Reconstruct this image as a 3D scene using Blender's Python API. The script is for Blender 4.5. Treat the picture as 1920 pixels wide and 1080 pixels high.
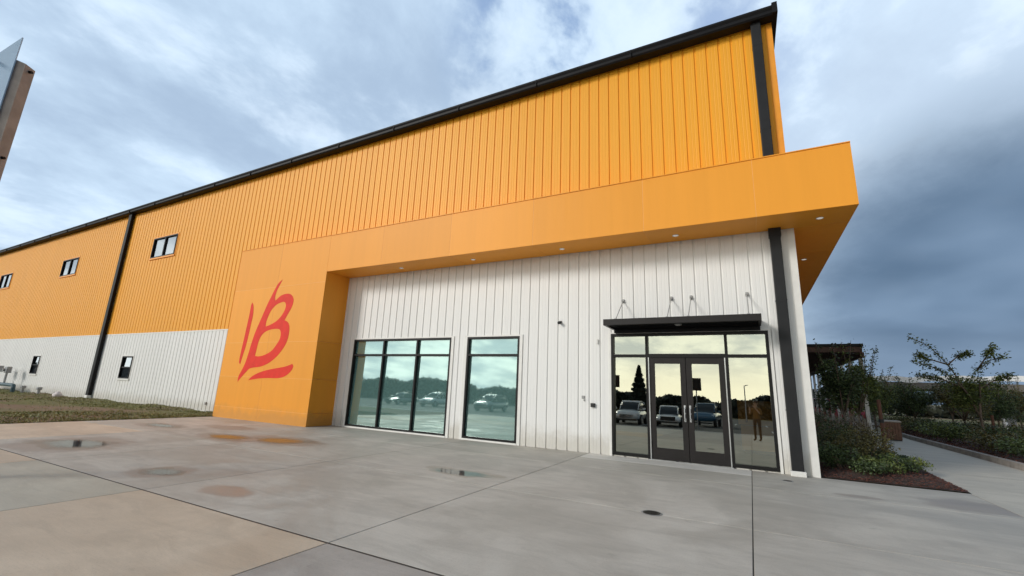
import bpy, bmesh, math, random
import numpy as np
from mathutils import Matrix, Vector
from mathutils.geometry import tessellate_polygon

random.seed(7)
RNG = np.random.default_rng(11)
R = math.radians
scene = bpy.context.scene
COL = scene.collection
for o in list(bpy.data.objects):
    bpy.data.objects.remove(o)

# ------------------------------------------------------------------ camera
cam_data = bpy.data.cameras.new('camera')
cam = bpy.data.objects.new('camera', cam_data)
COL.objects.link(cam)
scene.camera = cam
cam_data.sensor_fit = 'HORIZONTAL'
cam_data.sensor_width = 36.0
cam_data.lens = 824.63 / 1920 * 36
cam_data.clip_start = 0.05
cam_data.clip_end = 5000
CAM = Vector((-1.1363, -11.57, 1.5559))
YAW, PITCH, ROLL = -0.4942, 0.2234, 0.0396
FWD = Vector((math.sin(YAW) * math.cos(PITCH), math.cos(YAW) * math.cos(PITCH), math.sin(PITCH)))
r0 = Vector((math.cos(YAW), -math.sin(YAW), 0))
u0 = r0.cross(FWD)
RGT = math.cos(ROLL) * r0 + math.sin(ROLL) * u0
UPV = -math.sin(ROLL) * r0 + math.cos(ROLL) * u0
cam.matrix_world = Matrix(((RGT.x, UPV.x, -FWD.x, CAM.x), (RGT.y, UPV.y, -FWD.y, CAM.y), (RGT.z, UPV.z, -FWD.z, CAM.z), (0, 0, 0, 1)))

# ------------------------------------------------------------------ colour management
scene.view_settings.view_transform = 'Standard'
scene.view_settings.look = 'None'
scene.view_settings.exposure = 0.50
scene.view_settings.gamma = 1.0
scene.view_settings.use_curve_mapping = False
scene.cycles.caustics_reflective = False
scene.cycles.caustics_refractive = False

# ------------------------------------------------------------------ sun
SUN_AZ_X, SUN_AZ_Y, SUN_EL = -0.62, -0.78, R(24)
sv = Vector((SUN_AZ_X, SUN_AZ_Y, 0)).normalized() * math.cos(SUN_EL) + Vector((0, 0, math.sin(SUN_EL)))
sun_data = bpy.data.lights.new('sun', 'SUN')
sun_data.energy = 1.5
sun_data.angle = R(14)
sun_data.color = (1.0, 0.955, 0.89)
sun = bpy.data.objects.new('sun', sun_data)
COL.objects.link(sun)
sun.location = (-30, -40, 30)
sun.rotation_euler = sv.to_track_quat('Z', 'Y').to_euler()

# ------------------------------------------------------------------ world: sky with broken cloud
class NT:
    def __init__(s, tree):
        s.t = tree
    def n(s, typ, **kw):
        nd = s.t.nodes.new(typ)
        for k, v in kw.items():
            if k in nd.inputs.keys() if not isinstance(k, int) else False:
                s.set(nd.inputs[k], v)
            else:
                setattr(nd, k, v)
        return nd
    def set(s, sock, v):
        if isinstance(v, bpy.types.NodeSocket):
            s.t.links.new(v, sock)
        else:
            sock.default_value = v
    def math(s, op, a, b=None, c=None, clamp=False):
        nd = s.t.nodes.new('ShaderNodeMath'); nd.operation = op; nd.use_clamp = clamp
        s.set(nd.inputs[0], a)
        if b is not None: s.set(nd.inputs[1], b)
        if c is not None: s.set(nd.inputs[2], c)
        return nd.outputs[0]
    def vmath(s, op, a, b=None, out=0):
        nd = s.t.nodes.new('ShaderNodeVectorMath'); nd.operation = op
        s.set(nd.inputs[0], a)
        if b is not None: s.set(nd.inputs[1], b)
        return nd.outputs[out]
    def noise(s, vec, scale, detail=4, rough=.55, dist=0.0, out='Fac'):
        nd = s.t.nodes.new('ShaderNodeTexNoise')
        if vec is not None: s.set(nd.inputs['Vector'], vec)
        nd.inputs['Scale'].default_value = scale; nd.inputs['Detail'].default_value = detail
        nd.inputs['Roughness'].default_value = rough; nd.inputs['Distortion'].default_value = dist
        return nd.outputs[out]
    def smooth(s, v, a, b, lo=0.0, hi=1.0):
        nd = s.t.nodes.new('ShaderNodeMapRange'); nd.interpolation_type = 'SMOOTHSTEP'
        s.set(nd.inputs['Value'], v)
        nd.inputs['From Min'].default_value = a; nd.inputs['From Max'].default_value = b
        nd.inputs['To Min'].default_value = lo; nd.inputs['To Max'].default_value = hi
        return nd.outputs['Result']
    def mix(s, f, a, b, blend='MIX'):
        nd = s.t.nodes.new('ShaderNodeMix'); nd.data_type = 'RGBA'; nd.blend_type = blend
        s.set(nd.inputs[0], f)
        for i, v in ((6, a), (7, b)):
            if isinstance(v, tuple) and len(v) == 3: v = (*v, 1)
            s.set(nd.inputs[i], v)
        return nd.outputs[2]
    def mapping(s, vec, scale=(1, 1, 1), rot=(0, 0, 0), loc=(0, 0, 0)):
        nd = s.t.nodes.new('ShaderNodeMapping')
        s.set(nd.inputs['Vector'], vec)
        nd.inputs['Scale'].default_value = scale; nd.inputs['Rotation'].default_value = rot; nd.inputs['Location'].default_value = loc
        return nd.outputs[0]

world = bpy.data.worlds.new('World')
scene.world = world
world.use_nodes = True
wt = world.node_tree
wt.nodes.clear()
W = NT(wt)
wout = wt.nodes.new('ShaderNodeOutputWorld')
bg = wt.nodes.new('ShaderNodeBackground')
bg.inputs['Strength'].default_value = 0.1
wt.links.new(bg.outputs[0], wout.inputs[0])
sky = wt.nodes.new('ShaderNodeTexSky')
sky.sky_type = 'NISHITA'
sky.sun_disc = False
sky.sun_elevation = SUN_EL
sky.sun_rotation = math.atan2(SUN_AZ_X, SUN_AZ_Y)
sky.air_density = 1.2; sky.dust_density = 0.6; sky.ozone_density = 2.0
tc = wt.nodes.new('ShaderNodeTexCoord')
d = W.vmath('NORMALIZE', tc.outputs['Generated'])
sx = wt.nodes.new('ShaderNodeSeparateXYZ'); wt.links.new(d, sx.inputs[0])
dz = W.math('MAXIMUM', sx.outputs[2], 0.0)
den = W.math('ADD', dz, 0.22)
cx = wt.nodes.new('ShaderNodeCombineXYZ')
wt.links.new(W.math('DIVIDE', sx.outputs[0], den), cx.inputs[0])
wt.links.new(W.math('DIVIDE', sx.outputs[1], den), cx.inputs[1])
pl = cx.outputs[0]
plr = W.mapping(pl, scale=(1.0, 0.78, 1.0), rot=(0, 0, R(40)))
big = W.noise(W.mapping(pl, loc=(3.1, 1.7, 0.0)), 1.0, 3, .5, .3)
mid = W.noise(plr, 2.1, 6, .58, .25)
fine = W.noise(W.mapping(plr, loc=(7, 2, 3)), 5.0, 7, .62, .15)
wisp = W.math('ADD', W.math('MULTIPLY', mid, .62), W.math('MULTIPLY', fine, .38))
K = 10.0
def k3(r, g, b): return (r * K, g * K, b * K, 1)
tone = W.smooth(W.math('ADD', W.math('MULTIPLY', big, .42), W.math('MULTIPLY', wisp, .58)), .40, .60)
cloud = W.mix(tone, k3(.30, .395, .525), k3(.465, .59, .725))
white = W.smooth(wisp, .48, .64)
cloud = W.mix(W.math('MULTIPLY', white, .34), cloud, k3(.72, .81, .91))
# gaps of clear blue, mostly high up
gapdir = W.math('SUBTRACT', 1.0, W.math('ABSOLUTE', W.math('SUBTRACT', W.vmath('DOT_PRODUCT', d, (-.16, .72, .675), 1), 1.0)))
gap = W.math('MULTIPLY', W.smooth(gapdir, .92, .985), W.smooth(wisp, .54, .43))
blue = W.mix(.5, sky.outputs[0], k3(.14, .27, .58))
col = W.mix(W.math('MULTIPLY', gap, .85), cloud, blue)
# bright break on the upper right, storm bank low on the right
br = W.smooth(W.vmath('DOT_PRODUCT', d, (.30, .77, .56), 1), .87, .98)
col = W.mix(W.math('MULTIPLY', br, W.math('ADD', .36, W.math('MULTIPLY', white, .40))), col, k3(.60, .70, .81))
sd = W.math('ADD', W.vmath('DOT_PRODUCT', d, (.365, .92, .14), 1), W.math('MULTIPLY', W.math('SUBTRACT', wisp, .5), .07))
storm = W.smooth(sd, .92, .987)
smid = W.noise(W.mapping(pl, loc=(5, 5, 0)), 1.1, 3, .5, .2)
stormcol = W.mix(W.smooth(smid, .36, .66), k3(.066, .116, .190), k3(.135, .205, .305))
lowz = W.smooth(sx.outputs[2], .17, .07)
stormcol = W.mix(W.math('MULTIPLY', lowz, .5), stormcol, k3(.155, .215, .30))
col = W.mix(W.math('MULTIPLY', storm, .95), col, stormcol)
# sky out of view darkened on +x, overhead and behind to cut fill light
side_dark = W.math('MULTIPLY', W.smooth(sx.outputs[0], .05, .55), W.smooth(sx.outputs[1], .70, .35))
overhead = W.math('MAXIMUM', W.smooth(sx.outputs[2], .80, .93), W.smooth(sx.outputs[1], .05, -.25))
unseen_dark = W.math('MAXIMUM', side_dark, W.math('MULTIPLY', overhead, .8))
col = W.mix(W.math('MULTIPLY', unseen_dark, .92), col, W.mix(wisp, k3(.05, .07, .10), k3(.14, .19, .27)))
# evening light behind the photographer: pale warm band near the horizon
gl = W.vmath('DOT_PRODUCT', d, (-.42, -.90, .10), 1)
glow = W.math('MULTIPLY', W.smooth(gl, .30, .90), W.smooth(sx.outputs[2], .56, .08))
warm = W.smooth(W.vmath('DOT_PRODUCT', d, (.12, -.99, .08), 1), .78, .97)
coolglow = W.mix(W.smooth(wisp, .40, .60), k3(.95, 1.05, 1.10), k3(1.75, 1.8, 1.7))
warmglow = W.mix(W.smooth(wisp, .40, .60), k3(1.0, 1.04, 1.0), k3(1.75, 1.72, 1.45))
warmglow = W.mix(W.smooth(sx.outputs[2], .13, .03), warmglow, k3(1.85, 1.70, 1.32))
glowcol = W.mix(warm, coolglow, warmglow)
col = W.mix(W.math('MULTIPLY', glow, .92), col, glowcol)
below = W.smooth(sx.outputs[2], -.005, -.03)
col = W.mix(below, col, k3(.12, .12, .11))
wt.links.new(col, bg.inputs[0])

# ------------------------------------------------------------------ materials
MATS = {}
def mat(name, col, rough=.6, metal=0.0, var=.12, vscale=3.0, bump=0.0, bscale=40.0, spec=.5, island=0.0, col2=None, coat=0.0, streak=None):
    if name in MATS: return MATS[name]
    m = bpy.data.materials.new(name); m.use_nodes = True
    t = m.node_tree; N = NT(t)
    b = t.nodes['Principled BSDF']
    g = t.nodes.new('ShaderNodeNewGeometry')
    pos = g.outputs['Position']
    c1 = tuple(max(0, c * (1 - var)) for c in col); c2 = col2 or tuple(min(1, c * (1 + var)) for c in col)
    vec = pos
    if streak: vec = N.mapping(pos, scale=streak)
    f = N.smooth(N.noise(vec, vscale, 5, .6), .3, .7)
    cc = N.mix(f, c1, c2)
    if island:
        isl = g.outputs['Random Per Island']
        cc = N.mix(1.0, cc, N.mix(isl, (1 - island,) * 3, (1 + island,) * 3), 'MULTIPLY')
    t.links.new(cc, b.inputs['Base Color'])
    b.inputs['Roughness'].default_value = rough; b.inputs['Metallic'].default_value = metal
    b.inputs['Specular IOR Level'].default_value = spec
    if coat: b.inputs['Coat Weight'].default_value = coat
    if bump:
        bn = t.nodes.new('ShaderNodeBump'); bn.inputs['Strength'].default_value = bump; bn.inputs['Distance'].default_value = .02
        t.links.new(N.noise(pos, bscale, 4, .6), bn.inputs['Height']); t.links.new(bn.outputs[0], b.inputs['Normal'])
    MATS[name] = m
    return m

def panel_metal(name, col, dirt, spec=.35, isl=0.0):
    """painted sheet cladding: slight sheet to sheet tone, faint run-down streaks, dust at the foot"""
    m = bpy.data.materials.new(name); m.use_nodes = True
    t = m.node_tree; N = NT(t); b = t.nodes['Principled BSDF']
    g = t.nodes.new('ShaderNodeNewGeometry'); pos = g.outputs['Position']
    st = N.smooth(N.noise(N.mapping(pos, scale=(5.0, 5.0, .22)), 1.0, 5, .6), .3, .75)
    c = N.mix(N.math('MULTIPLY', st, .16), col, tuple(x * .78 for x in col))
    sh = t.nodes.new('ShaderNodeTexWhiteNoise'); sh.noise_dimensions = '1D'
    sp = t.nodes.new('ShaderNodeSeparateXYZ'); t.links.new(pos, sp.inputs[0])
    t.links.new(N.math('FLOOR', N.math('DIVIDE', N.math('ADD', sp.outputs[0], sp.outputs[1]), .9144)), sh.inputs['W'])
    c = N.mix(N.math('MULTIPLY', sh.outputs['Value'], .07), c, tuple(x * .6 for x in col))
    if isl: c = N.mix(1.0, c, N.mix(g.outputs['Random Per Island'], (1 - isl * 1.6,) * 3, (1 + isl * .6,) * 3), 'MULTIPLY')
    foot = N.math('MULTIPLY', N.smooth(N.math('SUBTRACT', sp.outputs[2], N.math('MULTIPLY', N.noise(pos, 2.5, 4, .7), .7)), .28, -.2), .5)
    c = N.mix(foot, c, dirt)
    t.links.new(c, b.inputs['Base Color'])
    b.inputs['Roughness'].default_value = .5; b.inputs['Specular IOR Level'].default_value = spec
    bn = t.nodes.new('ShaderNodeBump'); bn.inputs['Strength'].default_value = .12; bn.inputs['Distance'].default_value = .03
    t.links.new(N.noise(N.mapping(pos, scale=(3, 3, .6)), 1.3, 3, .5), bn.inputs['Height']); t.links.new(bn.outputs[0], b.inputs['Normal'])
    MATS[name] = m
    return m

ORANGE = panel_metal('orange cladding', (.90, .395, .020), (.40, .22, .08), .35)
WHITE = panel_metal('white cladding', (.82, .815, .79), (.46, .42, .34))
PORTAL = panel_metal('orange panel', (.90, .362, .034), (.45, .24, .08), .28, .035)
BLACK = mat('black trim metal', (.007, .007, .008), .55, var=.25, spec=.2)
DKGREY = mat('charcoal downspout paint', (.017, .0175, .019), .5, var=.12, spec=.25)
DKBRONZE = mat('dark bronze metal', (.014, .0115, .011), .45, var=.15, spec=.3)
FRAME = mat('black window frame', (.008, .0075, .0075), .45, var=.2, spec=.25)
ALU = mat('brushed aluminium', (.55, .56, .56), .35, metal=.8, var=.1)
WHITETRIM = mat('white trim', (.76, .75, .71), .5, var=.05)
ORTRIM = mat('orange trim', (.88, .335, .02), .5, var=.05)
LOGORED = mat('red sign paint', (.76, .042, .024), .6, var=.06, spec=.2)
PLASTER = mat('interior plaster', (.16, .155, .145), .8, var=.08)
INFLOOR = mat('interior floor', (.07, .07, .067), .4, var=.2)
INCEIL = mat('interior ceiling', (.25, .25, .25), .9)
RUBBER = mat('black plastic', (.015, .015, .015), .5)
GREYBOX = mat('grey plate', (.35, .35, .34), .45)
TEAL = mat('blue green pipe paint', (.05, .10, .12), .5)
BARK = mat('grey brown bark', (.16, .115, .085), .85, var=.35, vscale=14, bump=.6)
STAKE = mat('brown timber', (.13, .055, .032), .75, var=.3, vscale=9, streak=(6, 6, .8))
PALEWOOD = mat('pale timber post', (.66, .64, .60), .75, var=.2, vscale=6)
PERGBROWN = mat('brown roof boards', (.082, .040, .026), .7, var=.3, vscale=5)
CONCRETE2 = mat('pale concrete', (.36, .345, .31), .85, var=.18, vscale=2.2, bump=.2, bscale=60)
CURBM = mat('kerb concrete', (.33, .30, .27), .85, var=.22, vscale=3, bump=.3)
ASPHALT = mat('asphalt', (.036, .036, .036), .85, var=.25, vscale=6, bump=.4, bscale=120)
PAINTW = mat('road paint', (.7, .7, .68), .6, var=.15)
CARWHITE = mat('white car paint', (.72, .73, .74), .25, var=.02, coat=.6)
CARBLUE = mat('blue car paint', (.03, .11, .19), .25, var=.02, coat=.6)
CARRED = mat('red car paint', (.42, .012, .035), .3, var=.02, coat=.5)
CARGREY = mat('silver car paint', (.30, .31, .32), .25, metal=.4, var=.02, coat=.6)
CARGLASS = mat('car glass', (.02, .025, .03), .08, var=.05)
TYRE = mat('tyre rubber', (.02, .02, .02), .8)
RIM = mat('alloy wheel', (.4, .4, .41), .35, metal=.8)
LAMPM = mat('headlamp lens', (.65, .67, .7), .12)
POSTSTEEL = mat('galvanised steel', (.34, .345, .35), .45, metal=.6, var=.15)
SIGNPOST = mat('weathered brown steel', (.36, .30, .265), .5, var=.15, vscale=4)
SIGNPANEL = mat('sky tinted sign panel', (.42, .62, .84), .4, var=.05)  # blue in the base colour stands in for reflected sky
CARPORTW = mat('white roof sheet', (.86, .86, .86), .6, var=.04)
CARPORTG = mat('grey fascia', (.15, .135, .12), .7, var=.1)
COLUMNG = mat('grey concrete column', (.22, .215, .21), .8, var=.15)
MULCHC = mat('red bark mulch', (.125, .044, .029), .9, var=.35, vscale=20, island=.45)
SOIL = mat('dark soil', (.055, .035, .026), .95, var=.3, vscale=8, bump=.6)
STONEW = mat('white stone', (.72, .66, .64), .8, var=.1)
BINM = mat('brown slatted bin', (.17, .085, .052), .7, var=.2, vscale=5)
BINTOP = mat('pale bin lid', (.42, .36, .31), .7, var=.1)
def leafmat(name, c, c2, tr=.25):
    m = mat(name, c, .6, var=.2, vscale=1.6, island=.5, col2=c2)
    return m
LEAFDARK = leafmat('dark green leaf', (.036, .060, .017), (.070, .105, .028))
LEAFMID = leafmat('mid green leaf', (.075, .110, .022), (.145, .175, .036))
LEAFOLIVE = leafmat('olive brown leaf', (.088, .084, .022), (.150, .125, .034))
LEAFRED = leafmat('reddish leaf', (.085, .048, .020), (.14, .062, .028))
LEAFLOW = leafmat('low green leaf', (.035, .075, .025), (.070, .115, .040))
LEAFGREY = leafmat('grey straw leaf', (.22, .18, .13), (.34, .28, .21))
LEAFFAR = leafmat('far tree leaf', (.020, .026, .016), (.034, .040, .022))
GRASSB = leafmat('grass blade', (.15, .165, .034), (.25, .24, .075))

def emit(name, col, s):
    m = bpy.data.materials.new(name); m.use_nodes = True; t = m.node_tree; t.nodes.clear()
    o = t.nodes.new('ShaderNodeOutputMaterial'); e = t.nodes.new('ShaderNodeEmission')
    e.inputs[0].default_value = (*col, 1); e.inputs[1].default_value = s; t.links.new(e.outputs[0], o.inputs[0]); return m
LIT = emit('lit lamp lens', (1, .95, .86), .3)

def glass(name, refl, tint, film=None, filmfac=.0, rough=.006):
    """coated glazing: mirror-like coating over a see-through or filmed sheet"""
    m = bpy.data.materials.new(name); m.use_nodes = True; t = m.node_tree; t.nodes.clear(); N = NT(t)
    o = t.nodes.new('ShaderNodeOutputMaterial')
    gl = t.nodes.new('ShaderNodeBsdfGlossy'); gl.inputs['Roughness'].default_value = rough; gl.inputs['Color'].default_value = (*tint, 1)
    tr = t.nodes.new('ShaderNodeBsdfTransparent'); tr.inputs['Color'].default_value = (.55, .57, .56, 1)
    base = tr.outputs[0]
    if film:
        df = t.nodes.new('ShaderNodeBsdfDiffuse'); df.inputs['Color'].default_value = (*film, 1)
        mx = t.nodes.new('ShaderNodeMixShader'); mx.inputs[0].default_value = filmfac
        t.links.new(base, mx.inputs[1]); t.links.new(df.outputs[0], mx.inputs[2]); base = mx.outputs[0]
    lw = t.nodes.new('ShaderNodeLayerWeight'); lw.inputs['Blend'].default_value = .25
    f = N.math('MULTIPLY_ADD', lw.outputs['Fresnel'], 1 - refl, refl, clamp=True)
    # very slight roller-wave of real panes
    g = t.nodes.new('ShaderNodeNewGeometry')
    bn = t.nodes.new('ShaderNodeBump'); bn.inputs['Strength'].default_value = .05; bn.inputs['Distance'].default_value = .01
    t.links.new(N.noise(g.outputs['Position'], .9, 1, .4), bn.inputs['Height']); t.links.new(bn.outputs[0], gl.inputs['Normal'])
    ms = t.nodes.new('ShaderNodeMixShader'); t.links.new(f, ms.inputs[0]); t.links.new(base, ms.inputs[1]); t.links.new(gl.outputs[0], ms.inputs[2])
    t.links.new(ms.outputs[0], o.inputs[0])
    return m
GLASSDOOR = glass('entrance glass', .40, (.94, .98, .86))
GLASSTEAL = glass('teal filmed glass', .38, (.76, .96, .90), (.17, .33, .31), .68, .028)
GLASSUP = glass('upper window glass', .38, (.9, .95, 1.0))

# plaza concrete -----------------------------------------------------------------
PUDDLES = [(-14.25, -7.1, 1.25, .98), (-9.75, -7.42, .52, .42), (-13.4, -4.25, 1.2, .50), (-11.9, -3.75, 1.35, .62), (-17.4, -4.0, 1.1, .45), (-5.95, -4.33, .95, .50)]
DAMP = PUDDLES[:5] + [(-7.7, -7.55, .5, .22), (1.9, -1.4, .7, .5), (-15.6, -2.9, 1.0, .4), (.35, -1.75, .35, .12)]
def concrete(name, c1, c2, rough=.62, mottle=.0, damp=True):
    m = bpy.data.materials.new(name); m.use_nodes = True
    t = m.node_tree; N = NT(t); b = t.nodes['Principled BSDF']
    g = t.nodes.new('ShaderNodeNewGeometry'); pos = g.outputs['Position']
    f1 = N.smooth(N.noise(pos, .55, 6, .66, .7), .36, .64)
    c = N.mix(f1, c1, c2)
    swirl = N.smooth(N.noise(N.mapping(pos, scale=(.55, 1.7, 1), rot=(0, 0, R(18))), 1.5, 6, .68, .8), .40, .66)
    c = N.mix(N.math('MULTIPLY', swirl, .30), c, tuple(x * .62 for x in c1))
    broom = N.noise(N.mapping(pos, scale=(2.0, 60.0, 1), rot=(0, 0, R(6))), 1.6, 3, .6)
    c = N.mix(N.math('MULTIPLY', N.smooth(broom, .35, .7), .10), c, tuple(min(1, x * 1.35) for x in c2))
    spk = N.smooth(N.noise(pos, 62, 4, .75), .53, .68)
    c = N.mix(N.math('MULTIPLY', spk, .36), c, tuple(x * .5 for x in c1))
    spot = N.smooth(N.noise(pos, 3.4, 7, .75, .4), .60, .72)
    c = N.mix(N.math('MULTIPLY', spot, .36 + mottle), c, tuple(x * .55 for x in c1))
    isl = g.outputs['Random Per Island']
    c = N.mix(1.0, c, N.mix(isl, (.93,) * 3, (1.06,) * 3), 'MULTIPLY')
    rg = N.math('MULTIPLY_ADD', f1, .22, rough - .12)
    if damp:
        acc = None
        wob = N.math('MULTIPLY', N.math('SUBTRACT', N.noise(pos, 1.8, 4, .6), .5), 1.1)
        sp = t.nodes.new('ShaderNodeSeparateXYZ'); t.links.new(pos, sp.inputs[0])
        for (px, py, rx, ry) in DAMP:
            ax = N.math('DIVIDE', N.math('SUBTRACT', sp.outputs[0], px), rx * 1.15)
            ay = N.math('DIVIDE', N.math('SUBTRACT', sp.outputs[1], py), ry * 1.25)
            dd = N.math('SQRT', N.math('ADD', N.math('MULTIPLY', ax, ax), N.math('MULTIPLY', ay, ay)))
            mk = N.smooth(N.math('ADD', dd, wob), 1.05, .72)
            acc = mk if acc is None else N.math('MAXIMUM', acc, mk)
        c = N.mix(N.math('MULTIPLY', acc, .5), c, (.23, .175, .14))
        rg = N.math('SUBTRACT', rg, N.math('MULTIPLY', acc, .16))
    t.links.new(c, b.inputs['Base Color']); t.links.new(rg, b.inputs['Roughness'])
    bn = t.nodes.new('ShaderNodeBump'); bn.inputs['Strength'].default_value = .22; bn.inputs['Distance'].default_value = .006
    h = N.math('ADD', N.noise(pos, 70, 4, .65), N.math('MULTIPLY', broom, .7))
    t.links.new(h, bn.inputs['Height']); t.links.new(bn.outputs[0], b.inputs['Normal'])
    MATS[name] = m
    return m
CONC = concrete('grey plaza concrete', (.42, .392, .340), (.555, .522, .458), .70)
CONCTAN = concrete('tan plaza concrete', (.53, .435, .325), (.64, .535, .412), .72, damp=False)
CONCGREEN = concrete('greenish plaza concrete', (.43, .405, .330), (.51, .48, .395), .70, damp=False)
CONCMOT = concrete('mottled plaza concrete', (.36, .328, .290), (.48, .442, .395), .72, mottle=.25, damp=False)
CONCLIGHT = concrete('pale landing concrete', (.70, .67, .61), (.78, .75, .69), .8, damp=False)
CONCPATH = concrete('path concrete', (.47, .437, .368), (.56, .525, .45), .75, damp=False)
JOINT = mat('joint filler', (.030, .026, .023), .9, var=.3)
SEAL = mat('black joint sealant', (.022, .019, .017), .6, var=.3)

def watermat():
    m = bpy.data.materials.new('puddle water'); m.use_nodes = True; t = m.node_tree; t.nodes.clear(); N = NT(t)
    o = t.nodes.new('ShaderNodeOutputMaterial')
    gl = t.nodes.new('ShaderNodeBsdfGlossy'); gl.inputs['Roughness'].default_value = .05; gl.inputs['Color'].default_value = (.72, .735, .71, 1)
    tr = t.nodes.new('ShaderNodeBsdfTransparent'); tr.inputs['Color'].default_value = (.93, .92, .90, 1)
    fr = t.nodes.new('ShaderNodeFresnel'); fr.inputs['IOR'].default_value = 1.36
    tcn = t.nodes.new('ShaderNodeTexCoord'); gq = t.nodes.new('ShaderNodeNewGeometry')
    off = N.vmath('MULTIPLY', N.vmath('SUBTRACT', tcn.outputs['Generated'], (.5, .5, .0)), (1, 1, 0))
    ln_ = N.vmath('LENGTH', off, out=1)
    wob = N.math('MULTIPLY', N.math('SUBTRACT', N.noise(N.mapping(gq.outputs['Position'], scale=(1.0, 2.2, 1)), 3.2, 5, .62), .5), .30)
    edge = N.smooth(N.math('ADD', ln_, wob), .44, .16)
    f = N.math('MULTIPLY', N.math('MULTIPLY_ADD', fr.outputs[0], .95, .02, clamp=True), edge)
    ms = t.nodes.new('ShaderNodeMixShader'); t.links.new(f, ms.inputs[0]); t.links.new(tr.outputs[0], ms.inputs[1]); t.links.new(gl.outputs[0], ms.inputs[2])
    t.links.new(ms.outputs[0], o.inputs[0]); return m
WATER = watermat()

def groundmat():
    m = bpy.data.materials.new('rough ground'); m.use_nodes = True; t = m.node_tree; N = NT(t); b = t.nodes['Principled BSDF']
    g = t.nodes.new('ShaderNodeNewGeometry'); pos = g.outputs['Position']
    f = N.smooth(N.noise(pos, .18, 6, .65, .5), .40, .60)
    c = N.mix(f, (.165, .165, .052), (.25, .165, .110))
    c = N.mix(N.math('MULTIPLY', N.smooth(N.noise(pos, 3, 5, .7), .35, .7), .5), c, (.12, .11, .042))
    t.links.new(c, b.inputs['Base Color']); b.inputs['Roughness'].default_value = .95
    bn = t.nodes.new('ShaderNodeBump'); bn.inputs['Strength'].default_value = .7; bn.inputs['Distance'].default_value = .05
    t.links.new(N.noise(pos, 12, 5, .7), bn.inputs['Height']); t.links.new(bn.outputs[0], b.inputs['Normal'])
    return m
GROUNDM = groundmat()

# ------------------------------------------------------------------ object helpers
def tag(o, label=None, cat=None, group=None, kind=None):
    if label: o['label'] = label
    if cat: o['category'] = cat
    if group: o['group'] = group
    if kind: o['kind'] = kind
    return o
def thing(name, label, cat, loc=(0, 0, 0), rz=0.0, group=None):
    o = bpy.data.objects.new(name, None); COL.objects.link(o); o.location = loc; o.rotation_euler = (0, 0, rz)
    o.empty_display_size = .2
    return tag(o, label, cat, group)

class MB:
    """collects shapes, then links them as one mesh object"""
    def __init__(s): s.v = []; s.f = []; s.mi = []
    def add(s, vs, fs, mi=0):
        k = len(s.v); s.v += [tuple(p) for p in vs]; s.f += [tuple(i + k for i in f) for f in fs]; s.mi += [mi] * len(fs); return s
    def quad(s, a, b, c, d, mi=0): return s.add([a, b, c, d], [(0, 1, 2, 3)], mi)
    def box(s, x0, x1, y0, y1, z0, z1, mi=0, bev=0.0):
        if bev > 0:
            bm = bmesh.new(); bmesh.ops.create_cube(bm, size=1)
            for v in bm.verts:
                v.co = ((x0 + x1) / 2 + v.co.x * (x1 - x0), (y0 + y1) / 2 + v.co.y * (y1 - y0), (z0 + z1) / 2 + v.co.z * (z1 - z0))
            bmesh.ops.bevel(bm, geom=bm.edges[:], offset=bev, segments=2, affect='EDGES', profile=.6)
            bm.verts.index_update()
            s.add([v.co[:] for v in bm.verts], [[v.index for v in f.verts] for f in bm.faces], mi); bm.free(); return s
        v = [(x0, y0, z0), (x1, y0, z0), (x1, y1, z0), (x0, y1, z0), (x0, y0, z1), (x1, y0, z1), (x1, y1, z1), (x0, y1, z1)]
        return s.add(v, [(0, 3, 2, 1), (4, 5, 6, 7), (0, 1, 5, 4), (1, 2, 6, 5), (2, 3, 7, 6), (3, 0, 4, 7)], mi)
    def tube(s, pts, rad, n=8, mi=0, caps=True):
        pts = [Vector(p) for p in pts]
        if not isinstance(rad, (list, tuple)): rad = [rad] * len(pts)
        rings = []
        for i, p in enumerate(pts):
            a = pts[max(i - 1, 0)]; b = pts[min(i + 1, len(pts) - 1)]
            t = (b - a).normalized()
            ref = Vector((0, 0, 1)) if abs(t.z) < .9 else Vector((1, 0, 0))
            e1 = t.cross(ref).normalized(); e2 = t.cross(e1)
            rings.append([p + rad[i] * (math.cos(2 * math.pi * j / n) * e1 + math.sin(2 * math.pi * j / n) * e2) for j in range(n)])
        vs = [q for r_ in rings for q in r_]; fs = []
        for i in range(len(pts) - 1):
            for j in range(n):
                fs.append((i * n + j, i * n + (j + 1) % n, (i + 1) * n + (j + 1) % n, (i + 1) * n + j))
        if caps: fs += [tuple(range(n - 1, -1, -1)), tuple((len(pts) - 1) * n + j for j in range(n))]
        return s.add(vs, fs, mi)
    def lathe(s, cx, cy, prof, n=20, mi=0):
        vs = []; fs = []
        for (r, z) in prof:
            for j in range(n): vs.append((cx + r * math.cos(2 * math.pi * j / n), cy + r * math.sin(2 * math.pi * j / n), z))
        for i in range(len(prof) - 1):
            for j in range(n): fs.append((i * n + j, i * n + (j + 1) % n, (i + 1) * n + (j + 1) % n, (i + 1) * n + j))
        fs += [tuple(range(n - 1, -1, -1)), tuple((len(prof) - 1) * n + j for j in range(n))]
        return s.add(vs, fs, mi)
    def build(s, name, mats, parent=None, loc=None, smooth=False):
        me = bpy.data.meshes.new(name); me.from_pydata(s.v, [], s.f)
        if not isinstance(mats, (list, tuple)): mats = [mats]
        for m in mats: me.materials.append(m)
        me.polygons.foreach_set('material_index', s.mi)
        if smooth: me.polygons.foreach_set('use_smooth', [True] * len(s.f))
        me.update()
        o = bpy.data.objects.new(name, me); COL.objects.link(o)
        if loc: o.location = loc
        if parent: o.parent = parent
        return o

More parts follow.
